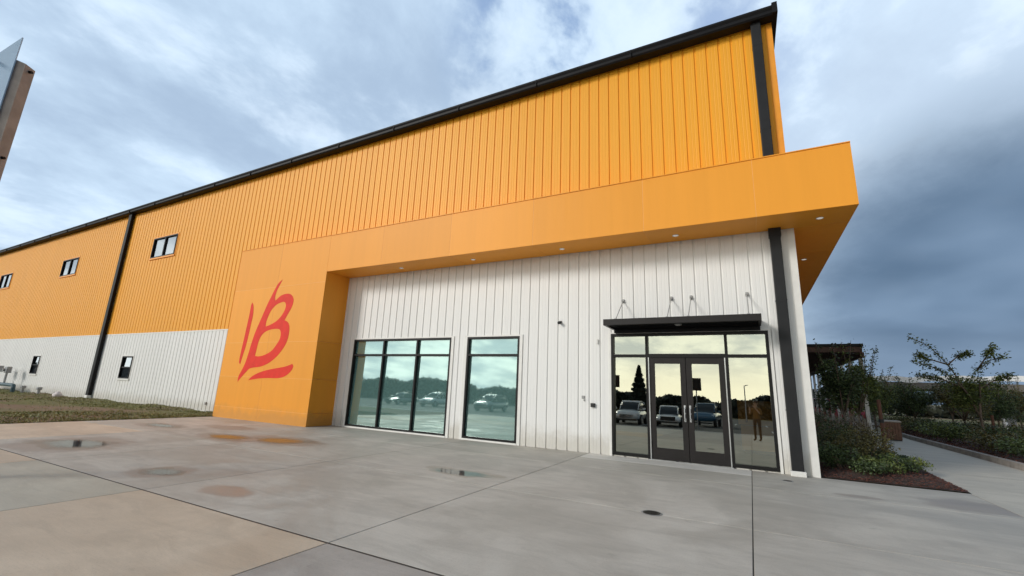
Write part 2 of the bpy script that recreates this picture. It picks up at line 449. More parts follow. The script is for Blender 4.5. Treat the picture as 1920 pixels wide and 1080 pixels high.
def copy_tree(o, parent=None):
    c = o.copy(); COL.objects.link(c)
    if parent: c.parent = parent
    for ch in list(o.children): copy_tree(ch, c)
    return c

def numpy_mesh(name, verts, nper, mats, parent=None, mi=None):
    """verts (N*nper,3) -> N separate nper-gons"""
    n = len(verts) // nper
    me = bpy.data.meshes.new(name)
    me.vertices.add(len(verts)); me.vertices.foreach_set('co', np.asarray(verts, np.float32).ravel())
    me.loops.add(len(verts)); me.loops.foreach_set('vertex_index', np.arange(len(verts), dtype=np.int32))
    me.polygons.add(n); me.polygons.foreach_set('loop_start', np.arange(0, len(verts), nper, dtype=np.int32))
    try: me.polygons.foreach_set('loop_total', np.full(n, nper, np.int32))
    except Exception: pass
    if not isinstance(mats, (list, tuple)): mats = [mats]
    for m in mats: me.materials.append(m)
    if mi is not None: me.polygons.foreach_set('material_index', np.asarray(mi, np.int32))
    me.update(); me.validate()
    o = bpy.data.objects.new(name, me); COL.objects.link(o)
    if parent: o.parent = parent
    return o

def leaf_verts(P, L, Wd, droop=.0, up=.35):
    """one pointed four-cornered leaf at each point"""
    n = len(P)
    a = RNG.normal(size=(n, 3)); a[:, 2] = a[:, 2] * .6 - droop; a /= np.linalg.norm(a, axis=1)[:, None]
    b = RNG.normal(size=(n, 3)); b -= (b * a).sum(1)[:, None] * a; b /= np.linalg.norm(b, axis=1)[:, None]
    l = (L * RNG.uniform(.6, 1.35, n))[:, None]; w = (Wd * RNG.uniform(.6, 1.3, n))[:, None]
    return np.stack([P - a * l * .5, P + b * w * .5 + a * l * .05, P + a * l * .5, P - b * w * .5 + a * l * .05], 1).reshape(-1, 3)

def clump_points(n, lobes):
    """points in a set of uneven ellipsoidal lobes (cx,cy,cz,rx,ry,rz,weight), denser outside"""
    w = np.array([l[6] for l in lobes], float); w /= w.sum()
    idx = RNG.choice(len(lobes), n, p=w)
    Lb = np.array([l[:6] for l in lobes], float)[idx]
    v = RNG.normal(size=(n, 3)); v /= np.linalg.norm(v, axis=1)[:, None]
    r = RNG.uniform(.25, 1.0, n) ** .45 * (1 + .16 * RNG.normal(size=n))
    return Lb[:, :3] + v * r[:, None] * Lb[:, 3:]

# =================================================================== SETTING
def plane(name, x0, x1, y0, y1, z, m, kind='structure'):
    return tag(MB().quad((x0, y0, z), (x1, y0, z), (x1, y1, z), (x0, y1, z)).build(name, m), kind=kind)

def frame_ground():
    bm = MB(); S = 2500
    bm.quad((-S, -S, -.05), (S, -S, -.05), (S, S, -.05), (-S, S, -.05))
    return tag(bm.build('ground', GROUNDM), 'rough ground of grass and bare soil reaching the horizon', None, None, 'structure')
frame_ground()

# plaza slabs, each a 5 mm eased plate with real joints between
plz = MB()
gx = [-20.05, -16.0, -12.3, -8.61, -4.92, -1.227, 2.28]
gy = [-18.0, -14.6, -11.4, -8.16, -5.03, -2.05, 0.0]
plz.quad((-20.05, -18.0, -.006), (9.0, -18.0, -.006), (9.0, .02, -.006), (-20.05, .02, -.006), 6)
plz.quad((-20.05, -8.176, -.002), (9.0, -8.176, -.002), (9.0, -8.144, -.002), (-20.05, -8.144, -.002), 7)
plz.quad((-1.233, -8.14, -.002), (-1.221, -8.14, -.002), (-1.221, -.02, -.002), (-1.233, -.02, -.002), 7)
def slab(x0, x1, y0, y1, mi, z=0.0, g=.0065):
    x0 += g; x1 -= g; y0 += g; y1 -= g; e = .003
    v = [(x0, y0, z - .016), (x1, y0, z - .016), (x1, y1, z - .016), (x0, y1, z - .016),
         (x0, y0, z - e * .7), (x1, y0, z - e * .7), (x1, y1, z - e * .7), (x0, y1, z - e * .7),
         (x0 + e, y0 + e, z), (x1 - e, y0 + e, z), (x1 - e, y1 - e, z), (x0 + e, y1 - e, z)]
    f = [(8, 9, 10, 11)]
    for i in range(4):
        j = (i + 1) % 4
        f += [(i, j, 4 + j, 4 + i), (4 + i, 4 + j, 8 + j, 8 + i)]
    plz.add(v, f, mi)
for i in range(len(gx) - 1):
    for j in range(len(gy) - 1):
        x0, x1, y0, y1 = gx[i], gx[i + 1], gy[j], gy[j + 1]
        mi = 0
        if y1 <= -8.16:
            mi = [2, 1, 2, 1, 3, 0][i] if j == 2 else [1, 2, 1, 0, 3, 0][i]
            if j == 2 and i == 2: mi = 2
            if j == 2 and i == 3: mi = 1
        elif i == 0 and j == 3: mi = 1
        g = .006
        if y1 == -8.16: y1 -= .009
        if y0 == -8.16: y0 += .009
        if i == 4 and j == 5:
            slab(x0, x1, y0, -.78, 0); slab(x0, x1, -.78, y1, 4)
        else:
            slab(x0, x1, y0, y1, mi)
for j in range(len(gy) - 1):
    slab(2.28, 4.92, gy[j], gy[j + 1], 5)
    slab(4.92, 9.0, gy[j], gy[j + 1], 0)
tag(plz.build('plaza', [CONC, CONCTAN, CONCGREEN, CONCMOT, CONCLIGHT, CONCPATH, JOINT, SEAL]), 'grey and tan concrete slabs in front of the entrance', None, None, 'structure')

# puddles
for k, (px, py, rx, ry) in enumerate(PUDDLES):
    rr = random.Random(k + 3); n = 40
    ph = [rr.uniform(0, 6.28) for _ in range(4)]
    pts = []
    for i in range(n):
        a = 2 * math.pi * i / n
        q = .74 + .13 * math.sin(2 * a + ph[0]) + .10 * math.sin(3 * a + ph[1]) + .06 * math.sin(5 * a + ph[2]) + .03 * math.sin(9 * a + ph[3])
        pts.append((px + rx * q * math.cos(a), py + ry * q * math.sin(a), .003))
    pm = MB(); pm.add(pts, [tuple(range(n))])
    tag(pm.build('puddle', WATER), None, None, None, 'structure')

# path beside the building, kerb, planting strips, far pavement
pth = MB()
ys = [0.0, 3.0, 6.0, 9.0, 12.0, 15.0, 18.0, 21.0, 24.0, 27.0, 30.0, 34.0]
def path_x(y): return (2.30 + .04 * y + max(0, y - 9) * .05, 4.84 + .012 * y + max(0, y - 17) * .12)
for a, b in zip(ys[:-1], ys[1:]):
    (l0, r0_), (l1, r1_) = path_x(a), path_x(b)
    pth.quad((l0, a + .006, -.004), (r0_, a + .006, -.004), (r1_, b - .006, -.004), (l1, b - .006, -.004))
tag(pth.build('path', CONCPATH), 'pale concrete path along the side of the building', None, None, 'structure')
kb = MB()
for a, b in zip(ys[:-1], ys[1:]):
    r0_ = path_x(a)[1]; r1_ = path_x(b)[1]
    p = [(r0_, a, -.05), (r0_ + .17, a, -.05), (r1_ + .17, b, -.05), (r1_, b, -.05), (r0_ + .02, a, .15), (r0_ + .17, a, .15), (r1_ + .17, b, .15), (r1_ + .02, b, .15)]
    kb.add(p, [(4, 5, 6, 7), (0, 4, 7, 3), (1, 2, 6, 5)] + ([(0, 1, 5, 4)] if a == 0 else []))
kb.box(4.84, 5.01, -8.0, 0.0, -.05, .15)
tag(kb.build('kerb', CURBM), 'raised concrete kerb on the far side of the path', None, None, 'structure')

def mound(name, xs, ys_, zf, m, label):
    """soil bed with a gently uneven top"""

    b = MB(); v = []
    for j, yy in enumerate(ys_):
        l, r_ = xs(yy) if callable(xs) else (xs[0], xs[-1])
        for i in range(14):
            x = l + (r_ - l) * i / 13
            e = min(min(i, 13 - i) / 6.5, max(0.0, (yy - ys_[0]) / 1.2))
            v.append((x, yy, zf * min(1, e * 2.2) * (0.7 + .3 * math.sin(x * 2.1 + yy * 1.3)) + .012 + .02 * math.sin(x * 7 + yy * 5) * min(1, e * 3)))
    f = [(j * 14 + i, j * 14 + i + 1, (j + 1) * 14 + i + 1, (j + 1) * 14 + i) for j in range(len(ys_) - 1) for i in range(13)]
    b.add(v, f)
    return tag(b.build(name, m, smooth=True), label, None, None, 'structure')
# the bed narrows to a point at the corner of plaza and path
def bed_x(y): return (.03, path_x(y)[0] - .01)
mound('planting_bed', bed_x, [0.03 + .45 * i for i in range(68)], .10, SOIL, 'mulched planting bed beside the building corner')
def strip_x(y): return (path_x(y)[1] + .17, path_x(y)[1] + 3.4)
mound('planting_strip', strip_x, [-2 + .6 * i for i in range(60)], .10, SOIL, 'planting strip behind the kerb')
plane('far_pavement', 9.2, 60, 17.0, 34.0, -.02, CONCPATH)
plane('parking_lot', -160, 60, -80, -18.05, -.03, ASPHALT)
ln = MB()
for i in range(-32, 12):
    x = i * 2.75
    ln.quad((x, -27, -.024), (x + .1, -27, -.024), (x + .1, -21.5, -.024), (x, -21.5, -.024))
    ln.quad((x, -44, -.024), (x + .1, -44, -.024), (x + .1, -38.5, -.024), (x, -38.5, -.024))
ln.quad((-90, -19.2, -.024), (30, -19.2, -.024), (30, -18.9, -.024), (-90, -18.9, -.024))
tag(ln.build('road_marking', PAINTW), None, None, None, 'structure')

# grass strip, bare patch, blades
def grass_strip():
    b = MB(); nx, ny = 60, 26; v = []
    for j in range(ny):
        for i in range(nx):
            x = -20.06 - 70 * (i / (nx - 1)) ** 1.3; y = -16 + 16.03 * j / (ny - 1)
            e = min(1, (-20.06 - x) / 1.2)
            v.append((x, y, .012 + e * (.05 + .035 * math.sin(x * .9 + y * .7) + .02 * math.sin(x * 2.3 - y * 1.9))))
    f = [(j * nx + i, (j + 1) * nx + i, (j + 1) * nx + i + 1, j * nx + i + 1) for j in range(ny - 1) for i in range(nx - 1)]
    b.add(v, f)
    return tag(b.build('lawn', GROUNDM, smooth=True), 'thin grass and bare brown soil along the foot of the wall', None, None, 'structure')
grass_strip()
n = 42000
gxp = -20.0 - RNG.uniform(0, 1, n) ** 1.5 * 42; gyp = RNG.uniform(-9.5, -.02, n)
pn = np.sin(gxp * .55 + 1.2) * np.cos(gyp * .8 + gxp * .21) + .5 * np.sin(gxp * 1.7 - gyp * 1.3)
bare = ((gyp < -2.6) & (gxp < -23) & (pn > -.55)) | (pn > 1.05)
keep = ~bare | (RNG.uniform(size=n) < .07)
gxp, gyp = gxp[keep], gyp[keep]; n = len(gxp)
hgt = RNG.uniform(.03, .08, n); wd = RNG.uniform(.010, .022, n); an = RNG.uniform(0, 6.28, n); lean = RNG.normal(size=(n, 2)) * .05
e = np.minimum(1, (-20.06 - gxp) / 1.2); gz = .005 + e * (.05 + .035 * np.sin(gxp * .9 + gyp * .7) + .02 * np.sin(gxp * 2.3 - gyp * 1.9))
bx, by = np.cos(an) * wd, np.sin(an) * wd
V3 = np.stack([np.stack([gxp - bx, gyp - by, gz], 1), np.stack([gxp + bx, gyp + by, gz], 1), np.stack([gxp + lean[:, 0], gyp + lean[:, 1], gz + hgt], 1)], 1).reshape(-1, 3)
tag(numpy_mesh('grass', V3, 3, GRASSB), 'short patchy grass blades on the strip by the wall', 'grass', None, 'stuff')

# =================================================================== BUILDING
B = thing('warehouse_building', 'large orange and white ribbed metal building with a flat orange entrance portal', 'building', (-20, 0, 0))
B_OFF = Vector((20, 0, 0))
def bpart(mb, name, m, parent=B, smooth=False, label=None):
    mb.v = [(x + 20, y, z) for x, y, z in mb.v]
    o = mb.build(name, m, parent, smooth=smooth)
    if label: o['label'] = label
    return o

P = 0.3048
def ribbed(mb, u0, u1, z0, z1, holes, fn, mi=0, phase=0.0, depth=.027):
    """vertical sheet cladding with a recessed seam every 12 inches; fn(u, d, z) places a point; holes = (u0,u1,z0,z1)"""
    br = []
    k0 = math.floor((u0 - phase) / P) - 1; k1 = math.ceil((u1 - phase) / P) + 1
    prof = []
    for k in range(k0, k1 + 1):
        s = phase + k * P
        prof += [(s, 0.0), (s + .072, 0.0), (s + .082, .0035), (s + .092, 0.0), (s + .154, 0.0), (s + .164, .0035), (s + .174, 0.0), (s + P - .058, 0.0), (s + P - .046, depth), (s + P - .014, depth), (s + P - .002, 0.0)]
    def dep(u):
        for (a, da), (b, db) in zip(prof[:-1], prof[1:]):
            if a <= u <= b: return da + (db - da) * (u - a) / max(1e-9, b - a)
        return 0.0
    us = [(u, d_) for u, d_ in prof if u0 < u < u1] + [(u0, 0), (u1, 0)]
    for h in holes:
        for u in (h[0], h[1]):
            if u0 < u < u1: us.append((u, dep(u)))
    us.sort()
    for (a, da), (b, db) in zip(us[:-1], us[1:]):
        if b - a < 1e-6: continue
        mdl = (a + b) / 2
        zs_ = [z0]; iv = sorted((h[2], h[3]) for h in holes if h[0] < mdl < h[1] and h[3] > z0 and h[2] < z1)
        segs = []; z = z0
        for (p, q) in iv:
            if p > z: segs.append((z, p))
            z = max(z, q)
        if z < z1: segs.append((z, z1))
        for (p, q) in segs: mb.quad(fn(a, da, p), fn(b, db, p), fn(b, db, q), fn(a, da, q), mi)

front = lambda u, dd, z: (u, dd, z)
ZB, ZS, ZT, ZE = 3.648, 5.438, 6.825, 11.34
XL = -92.0
UPW = [(c - 1.27, c + 1.27, 7.93, 9.11) for c in (-29.55, -42.2, -54.85, -67.5)]
LOW = [(-31.36, -30.21, 1.25, 2.43), (-44.13, -43.0, 1.25, 2.43), (-56.9, -55.77, 1.25, 2.43)]
SF = [(-13.811, -9.479, .047, 3.06), (-8.866, -7.031, .047, 3.06)]
EN = (-4.314, -.688, .03, 3.06)
m_ = MB(); ribbed(m_, XL, 0, ZB, 11.30, UPW, front)
bpart(m_, 'upper_wall', ORANGE, label='orange ribbed metal cladding of the upper wall')
m_ = MB(); ribbed(m_, XL, -20.0, 0, ZB, LOW, front); bpart(m_, 'lower_wall', WHITE, label='white ribbed metal cladding at the foot of the long wall')
m_ = MB(); ribbed(m_, -14.5, 0, 0, ZS + .02, SF + [EN], lambda u, dd, z: (u, dd - .004, z)); bpart(m_, 'entrance_wall', WHITE, label='white ribbed cladding under the portal')
side = lambda u, dd, z: (-dd, u, z)
m_ = MB(); ribbed(m_, 0, 45, ZB, 11.3, [], side); bpart(m_, 'gable_wall', ORANGE, label='orange side wall')
m_ = MB(); ribbed(m_, 0, 45, 0, ZB, [], lambda u, dd, z: (-dd + .004, u, z)); bpart(m_, 'gable_base', WHITE, label='white foot of the side wall')
m_ = MB(); m_.box(XL, -.1, 44.8, 45, 0, 11.3); m_.box(XL, XL + .2, .2, 44.8, 0, 11.3); bpart(m_, 'rear_wall', WHITE)
m_ = MB()
m_.box(-.11, .022, -.022, .11, ZT + .02, 11.14); bpart(m_, 'corner_trim', ORTRIM, label='orange corner flashing')
m_ = MB()
m_.box(-.12, .022, -.024, .11, .0, ZS); bpart(m_, 'corner_trim', WHITETRIM, label='white corner flashing')
m_ = MB(); m_.box(XL, -20.03, -.014, .0, ZB - .03, ZB + .03); bpart(m_, 'band_trim', WHITETRIM)
m_ = MB(); m_.box(XL, -20.03, -.02, .0, .0, .05); bpart(m_, 'base_trim', WHITETRIM)
# roof with gutter and rake trim
m_ = MB()
m_.add([(XL, -.30, 11.30), (.12, -.30, 11.30), (.12, 22, 13.1), (XL, 22, 13.1), (XL, -.30, 11.22), (.12, -.30, 11.22), (.12, 22, 13.02), (XL, 22, 13.02)],
       [(0, 1, 2, 3), (7, 6, 5, 4), (0, 4, 5, 1), (1, 5, 6, 2)])
m_.add([(XL, 45.3, 11.30), (.12, 45.3, 11.30), (.12, 22, 13.1), (XL, 22, 13.1)], [(3, 2, 1, 0)])
m_.add([(0, 0, 11.3), (0, 45, 11.3), (0, 22, 13.05)], [(0, 1, 2)])
roof = bpart(m_, 'roof', BLACK)
m_ = MB()
gp = [(-.04, 11.12), (-.30, 11.12), (-.335, 11.16), (-.335, 11.24), (-.372, 11.30), (-.372, 11.352), (-.35, 11.352), (-.35, 11.32), (-.04, 11.32)]
for (a, b) in zip(gp, gp[1:] + gp[:1]):
    m_.quad((XL, a[0], a[1]), (XL, b[0], b[1]), (.03, b[0], b[1]), (.03, a[0], a[1]))
m_.add([(.03, y, z) for y, z in gp], [tuple(range(len(gp)))])
for k in range(30):
    x = XL + 3.05 * k
    m_.box(x, x + .02, -.374, -.33, 11.119, 11.354)
bpart(m_, 'gutter', BLACK, roof)
m_ = MB()
m_.add([(.03, -.40, 11.10), (.15, -.40, 11.10), (.15, -.40, 11.40), (.03, -.40, 11.40), (.03, 22, 12.9), (.15, 22, 12.9), (.15, 22, 13.25), (.03, 22, 13.25)],
       [(0, 1, 2, 3), (1, 5, 6, 2), (3, 2, 6, 7), (0, 4, 5, 1), (0, 3, 7, 4)])
bpart(m_, 'rake_trim', BLACK, roof)

# downspouts
def downspout(x0, x1, zlo, zhi, box_top=False, boot=False):
    mb = MB(); mb.box(x0, x1, -.20, -.05, zlo, zhi, bev=.012)
    for z in np.arange(zlo + 1.2, zhi, 2.4): mb.box(x0 - .004, x1 + .004, -.203, -.02, z, z + .03)
    if box_top: mb.box(x0 - .015, x1 + .015, -.215, -.02, zhi - .2, zhi - .002)
    o = bpart(mb, 'downspout', BLACK if x0 < -20 else DKGREY)
    if boot:
        q = MB(); q.box(x0 - .03, x1 + .03, -.24, -.03, .0, .105 if boot is True else boot, bev=.012); bpart(q, 'boot', WHITETRIM, o)
    return o
downspout(-34.36, -34.02, .10, 11.14, boot=.24)['label'] = 'long black downspout on the left part of the wall'
downspout(-.46, -.235, ZT + .01, 11.14)['label'] = 'dark downspout between gutter and portal top'
downspout(-.485, -.265, .105, ZS, box_top=True, boot=True)['label'] = 'black downspout beside the entrance glazing'
downspout(-72.3, -72.06, .10, 11.14, boot=True)

# small windows
def small_window(x0, x1, z0, z1, slider, trim):
    mb = MB(); w = .06
    for (a, b, c, e_) in ((x0, x1, z0, z0 + w), (x0, x1, z1 - w, z1), (x0, x0 + w, z0 + w, z1 - w), (x1 - w, x1, z0 + w, z1 - w)):
        mb.box(a, b, -.05, .10, c, e_)
    if slider: mb.box((x0 + x1) / 2 - .045, (x0 + x1) / 2 + .045, -.035, .09, z0 + w, z1 - w)
    else: mb.box(x0 + w, x1 - w, -.02, .07, (z0 + z1) / 2 - .035, (z0 + z1) / 2 + .035)
    o = bpart(mb, 'window', FRAME)
    t_ = MB()
    t_.box(x0 - .09, x1 + .09, -.055, -.002, z0 - .09, z0 - .002)
    for (a, b, c, e_) in ((x0 - .08, x1 + .08, z1, z1 + .08), (x0 - .08, x0, z0, z1), (x1, x1 + .08, z0, z1)):
        t_.box(a, b, -.018, -.002, c, e_)
    bpart(t_, 'window_trim', trim, o)
    g_ = MB()
    if slider: g_.quad((x0 + w, .03, z0 + w), (x1 - w, .03, z0 + w), (x1 - w, .03, z1 - w), (x0 + w, .03, z1 - w))
    else:
        zm = (z0 + z1) / 2
        g_.quad((x0 + w, .03, zm), (x1 - w, .03, zm), (x1 - w, .045, z1 - w), (x0 + w, .045, z1 - w))
        g_.quad((x0 + w, .05, z0 + w), (x1 - w, .05, z0 + w), (x1 - w, .05, zm), (x0 + w, .05, zm), 1)
    bpart(g_, 'pane', [GLASSUP, CARGLASS], o)
    k_ = MB(); k_.box(x0 - .2, x1 + .2, .12, .9, z0 - .2, z1 + .2); bpart(k_, 'room', INCEIL, o)
for (a, b, c, e_) in UPW[:3]: small_window(a, b, c, e_, True, ORTRIM)
for (a, b, c, e_) in LOW: small_window(a, b, c, e_, False, WHITETRIM)

# storefront glazing: panes lean back a touch, as set
TILT = math.tan(R(.85))
def pane_quads(mb, rects, y0=.045, zref=0.0):
    for (a, b, c, e_) in rects:
        mb.quad((a, y0 - .0 , c), (b, y0, c), (b, y0 + (e_ - c) * TILT, e_), (a, y0 + (e_ - c) * TILT, e_))
FW = .062
def bars(mb, x0, x1, z0, z1, vs, ht, w=FW, y0=-.035, y1=.13):
    mb.box(x0, x0 + w, y0, y1, z0, z1); mb.box(x1 - w, x1, y0, y1, z0, z1)
    mb.box(x0 + w, x1 - w, y0 + .002, y1, z1 - w, z1); mb.box(x0 + w, x1 - w, y0 + .002, y1, z0, z0 + w)
    for v in vs: mb.box(v - w / 2, v + w / 2, y0 + .004, y1 - .01, z0 + w, z1 - w)
    xs_ = [x0 + w] + [q for v in vs for q in (v - w / 2, v + w / 2)] + [x1 - w]
    for a, b in zip(xs_[::2], xs_[1::2]):
        mb.box(a, b, y0 + .006, y1 - .02, ht - w / 2, ht + w / 2)
    return xs_
def storefront(rect, vs, ht, gl, trim=True):
    x0, x1, z0, z1 = rect
    mb = MB(); xs_ = bars(mb, x0, x1, z0, z1, vs, ht)
    o = bpart(mb, 'storefront_window', FRAME)
    g_ = MB()
    for a, b in zip(xs_[::2], xs_[1::2]): pane_quads(g_, [(a, b, z0 + FW, ht - FW / 2), (a, b, ht + FW / 2, z1 - FW)])
    bpart(g_, 'pane', gl, o)
    t_ = MB(); tw = .10
    t_.box(x0 - tw, x0, -.03, -.006, 0.0, z1); t_.box(x1, x1 + tw, -.03, -.006, 0.0, z1)
    t_.box(x0 - tw, x1 + tw, -.03, -.006, z1, z1 + .045); t_.box(x0, x1, -.045, -.006, .0, z0)
    bpart(t_, 'window_trim', WHITETRIM, o)
    return o
storefront(SF[0], [-12.355, -10.87], 2.505, GLASSTEAL)['label'] = 'wide storefront window of three bays with teal glass'
storefront(SF[1], [], 2.505, GLASSTEAL)['label'] = 'single bay storefront window with teal glass'

# entrance: frame with sidelights and transoms, two door leaves
m_ = MB(); x0, x1, z0, z1 = EN
ML, MR, HT = -3.40, -1.575, 2.49
w = FW
m_.box(x0, x0 + w, -.035, .13, z0, z1); m_.box(x1 - w, x1, -.035, .13, z0, z1)
m_.box(x0 + w, x1 - w, -.033, .13, z1 - w, z1)
m_.box(ML - w / 2, ML + w / 2, -.031, .12, .01, z1 - w); m_.box(MR - w / 2, MR + w / 2, -.031, .12, .01, z1 - w)
m_.box(ML + w / 2, MR - w / 2, -.029, .11, HT - .05, HT + .045)
for a, b in ((x0 + w, ML - w / 2), (MR + w / 2, x1 - w)):
    m_.box(a, b, -.029, .11, HT - w / 2, HT + w / 2); m_.box(a, b, -.029, .11, z0, z0 + .075)
EF = bpart(m_, 'entrance_frame', FRAME, label='black glazed entrance frame with sidelights and transoms')
g_ = MB()
for a, b in ((x0 + w, ML - w / 2), (MR + w / 2, x1 - w)):
    pane_quads(g_, [(a, b, z0 + .075, HT - w / 2), (a, b, HT + w / 2, z1 - w)])
pane_quads(g_, [(ML + w / 2, MR - w / 2, HT + .045, z1 - w)])
bpart(g_, 'pane', GLASSDOOR, EF)
t_ = MB()
t_.box(x0 - .06, x0, -.03, -.006, 0, z1); t_.box(x1, x1 + .06, -.03, -.006, 0, z1); t_.box(x0 - .06, x1 + .06, -.03, -.006, z1, z1 + .03)
bpart(t_, 'window_trim', WHITETRIM, EF)
t_ = MB()
t_.box(ML + w / 2, ML + w / 2 + .022, -.036, .0, .012, HT - .05); t_.box(MR - w / 2 - .022, MR - w / 2, -.036, .0, .012, HT - .05)
t_.box(ML, MR, -.07, .10, .002, .018)
bpart(t_, 'threshold', ALU, EF)
def door(x0, x1, hinge_left):
    z0, z1 = .024, HT - .055; st = .125; tr_ = .14; brl = .27; y0, y1 = -.012, .035
    mb = MB()
    mb.box(x0, x0 + st, y0, y1, z0, z1, bev=.003); mb.box(x1 - st, x1, y0, y1, z0, z1, bev=.003)
    mb.box(x0 + st, x1 - st, y0 + .002, y1, z1 - tr_, z1); mb.box(x0 + st, x1 - st, y0 + .002, y1, z0, z0 + brl)
    mb.box(x0 + st, x1 - st, y0 - .006, y0 + .002, z0 + .004, z0 + .05)
    o = bpart(mb, 'door', DKBRONZE, label='left leaf of the dark glazed double door' if hinge_left else 'right leaf of the dark glazed double door')
    g = MB(); pane_quads(g, [(x0 + st, x1 - st, z0 + brl, z1 - tr_)], .0); bpart(g, 'pane', GLASSDOOR, o)
    hx = x1 - .055 if hinge_left else x0 + .055
    h = MB(); h.tube([(hx, -.012, .97), (hx, -.075, .97), (hx, -.085, 1.0), (hx, -.085, 1.24), (hx, -.075, 1.27), (hx, -.012, 1.27)], .013, 10)
    h.box(hx - .02, hx + .02, -.02, -.012, .93, 1.01, bev=.003); h.box(hx - .02, hx + .02, -.02, -.012, 1.23, 1.31, bev=.003)
    h.tube([(hx, -.012, 1.12), (hx, -.03, 1.12)], .02, 12)
    bpart(h, 'handle', ALU, o, smooth=False)
    for z in (.3, 1.2, 2.1):
        k = x0 + .004 if hinge_left else x1 - .004
        q = MB(); q.tube([(k, -.022, z), (k, -.022, z + .13)], .011, 8); bpart(q, 'hinge', DKBRONZE, o)
    return o
door(ML + w / 2 + .024, -2.492, True)
door(-2.480, MR - w / 2 - .024, False)

# awning with tie rods
m_ = MB()
ax0, ax1, ay = -4.26, -.815, -.92
m_.box(ax0, ax1, ay, ay + .07, 3.165, 3.315, bev=.006)                          # front fascia channel
m_.box(ax0, ax0 + .06, ay + .07, -.03, 3.165, 3.315); m_.box(ax1 - .06, ax1, ay + .07, -.03, 3.165, 3.315)
m_.box(ax0 + .06, ax1 - .06, -.09, -.03, 3.15, 3.315)
m_.box(ax0 + .06, ax1 - .06, ay + .07, -.09, 3.255, 3.285, 1)                        # deck and slats below, underside shade put into the colour as black
for k in range(7):
    y = ay + .15 + k * .1
    m_.box(ax0 + .06, ax1 - .06, y, y + .03, 3.20, 3.254, 1)
m_.box(ax0 + .07, ax1 - .02, -.15, -.045, 3.068, 3.149, 1)
AW = bpart(m_, 'awning', [DKBRONZE, BLACK], label='flat dark metal awning over the doors')
for x in (-3.97, -2.75, -2.28, -1.05):
    r_ = MB(); r_.tube([(x, -.03, 3.93), (x, ay + .10, 3.32)], .011, 8)
    r_.box(x - .03, x + .03, -.035, -.006, 3.88, 3.98, bev=.004); r_.tube([(x - .03, -.05, 3.925), (x + .03, -.05, 3.925)], .018, 8)
    r_.box(x - .03, x + .03, ay + .08, ay + .14, 3.286, 3.34)
    bpart(r_, 'tie_rod', GREYBOX, AW)
r_ = MB(); r_.lathe(-2.55, -.5, [(.08, 3.199), (.08, 3.18), (.05, 3.165)], 16); bpart(r_, 'lamp', GREYBOX, AW)

# small wall fittings
m_ = MB(); m_.box(-5.82, -5.72, -.04, -.005, 3.39, 3.46, bev=.01); m_.tube([(-5.77, -.03, 3.42), (-5.76, -.14, 3.39)], [.035, .04], 12); bpart(m_, 'security_camera', RUBBER)
m_ = MB(); m_.box(-4.865, -4.755, -.07, -.005, 1.15, 1.25, bev=.01); m_.box(-4.85, -4.77, -.085, -.07, 1.19, 1.24); bpart(m_, 'card_reader', RUBBER)
m_ = MB(); m_.box(-5.12, -5.04, -.03, -.005, 1.35, 1.43, bev=.006); m_.box(-5.07, -5.035, -.03, -.005, 1.29, 1.335, bev=.006); bpart(m_, 'wall_plate', GREYBOX)
m_ = MB(); m_.box(-4.71, -4.66, -.05, -.03, 2.80, 2.93, bev=.015); bpart(m_, 'wall_sensor', WHITETRIM)
m_ = MB()
for x in (-22.6, -25.1, -27.0): m_ = m_
m_.box(-22.63, -22.55, -.07, -.0, .30, .42, bev=.008); bpart(m_, 'outlet_box', GREYBOX)

# portal: smooth panels with open joints over a core
PY = -1.076
m_ = MB()
XP0, XP1, XR = -20.01, -14.485, 1.062
t = .016
m_.box(XP0 + .004, XP1 - t, PY + .003, -.0, 0, ZT - .01, 1)                              # pier core
m_.box(XP1 - t, XR - t, PY + .003, -.0, ZS + .003, ZT - .01, 1)                          # beam core
m_.box(.0 + .03, XR - t, .0, 16.0, ZS + .003, ZT - .01)                            # side return core
gp_ = .006
zs_p = [.0, .43, 1.58, 2.90, 5.06, ZT]
xs_p = [XP0, -17.24, XP1]
for a, b in zip(xs_p[:-1], xs_p[1:]):
    for c, e_ in zip(zs_p[:-1], zs_p[1:]):
        m_.box(a + (gp_ if a != XP0 else 0), b - (gp_ if b != XP1 else 0), PY, PY + t - .001, c + (gp_ if c else .004), e_ - gp_ if e_ != ZT else ZT)
xb = [XP1, -11.85, -9.03, -6.2, -3.18, -.75, XR]
for a, b in zip(xb[:-1], xb[1:]):
    m_.box(a + gp_, b - (gp_ if b != XR else 0), PY, PY + t - .001, ZS, ZT)
    m_.box(a + gp_, b - (gp_ if b != XR else 0), PY + t, -.035, ZS - .004, ZS + .002)   # soffit sheets
    m_.box(a + gp_, b - (gp_ if b != XR else 0), PY - .02, .0, ZT - .009, ZT + .012)      # cap flashing
m_.box(XP0 - .01, XP1 + gp_, PY - .02, .0, ZT + .001, ZT + .012)
for c, e_ in zip([.004, .43, 1.58, 2.90], [.43, 1.58, 2.90, ZS]):
    m_.box(XP1 - t + .001, XP1, PY + t, -.0, c + gp_, e_ - gp_)                          # jamb
    m_.box(XP0 - .012, XP0 + .003, PY, .0, c + gp_, e_ - gp_)
m_.box(XP0 - .012, XP0 + .003, PY, .0, ZS, ZT)
yb = [PY + t, 2.2, 5.2, 8.2, 11.2, 16.0]
for a, b in zip(yb[:-1], yb[1:]):
    m_.box(XR - t + .001, XR, a + gp_, b - gp_, ZS, ZT)
    if a > 0: m_.box(.03, XR - t, a + gp_, b - gp_, ZS - .004, ZS + .002)
m_.box(.03, XR - t, .0, 2.2 - gp_, ZS - .004, ZS + .002)
m_.box(.0, XR + .02, .002, 16, ZT - .009, ZT + .012)
SEALO = mat('pale orange sealant', (.90, .46, .13), .6, var=.05)
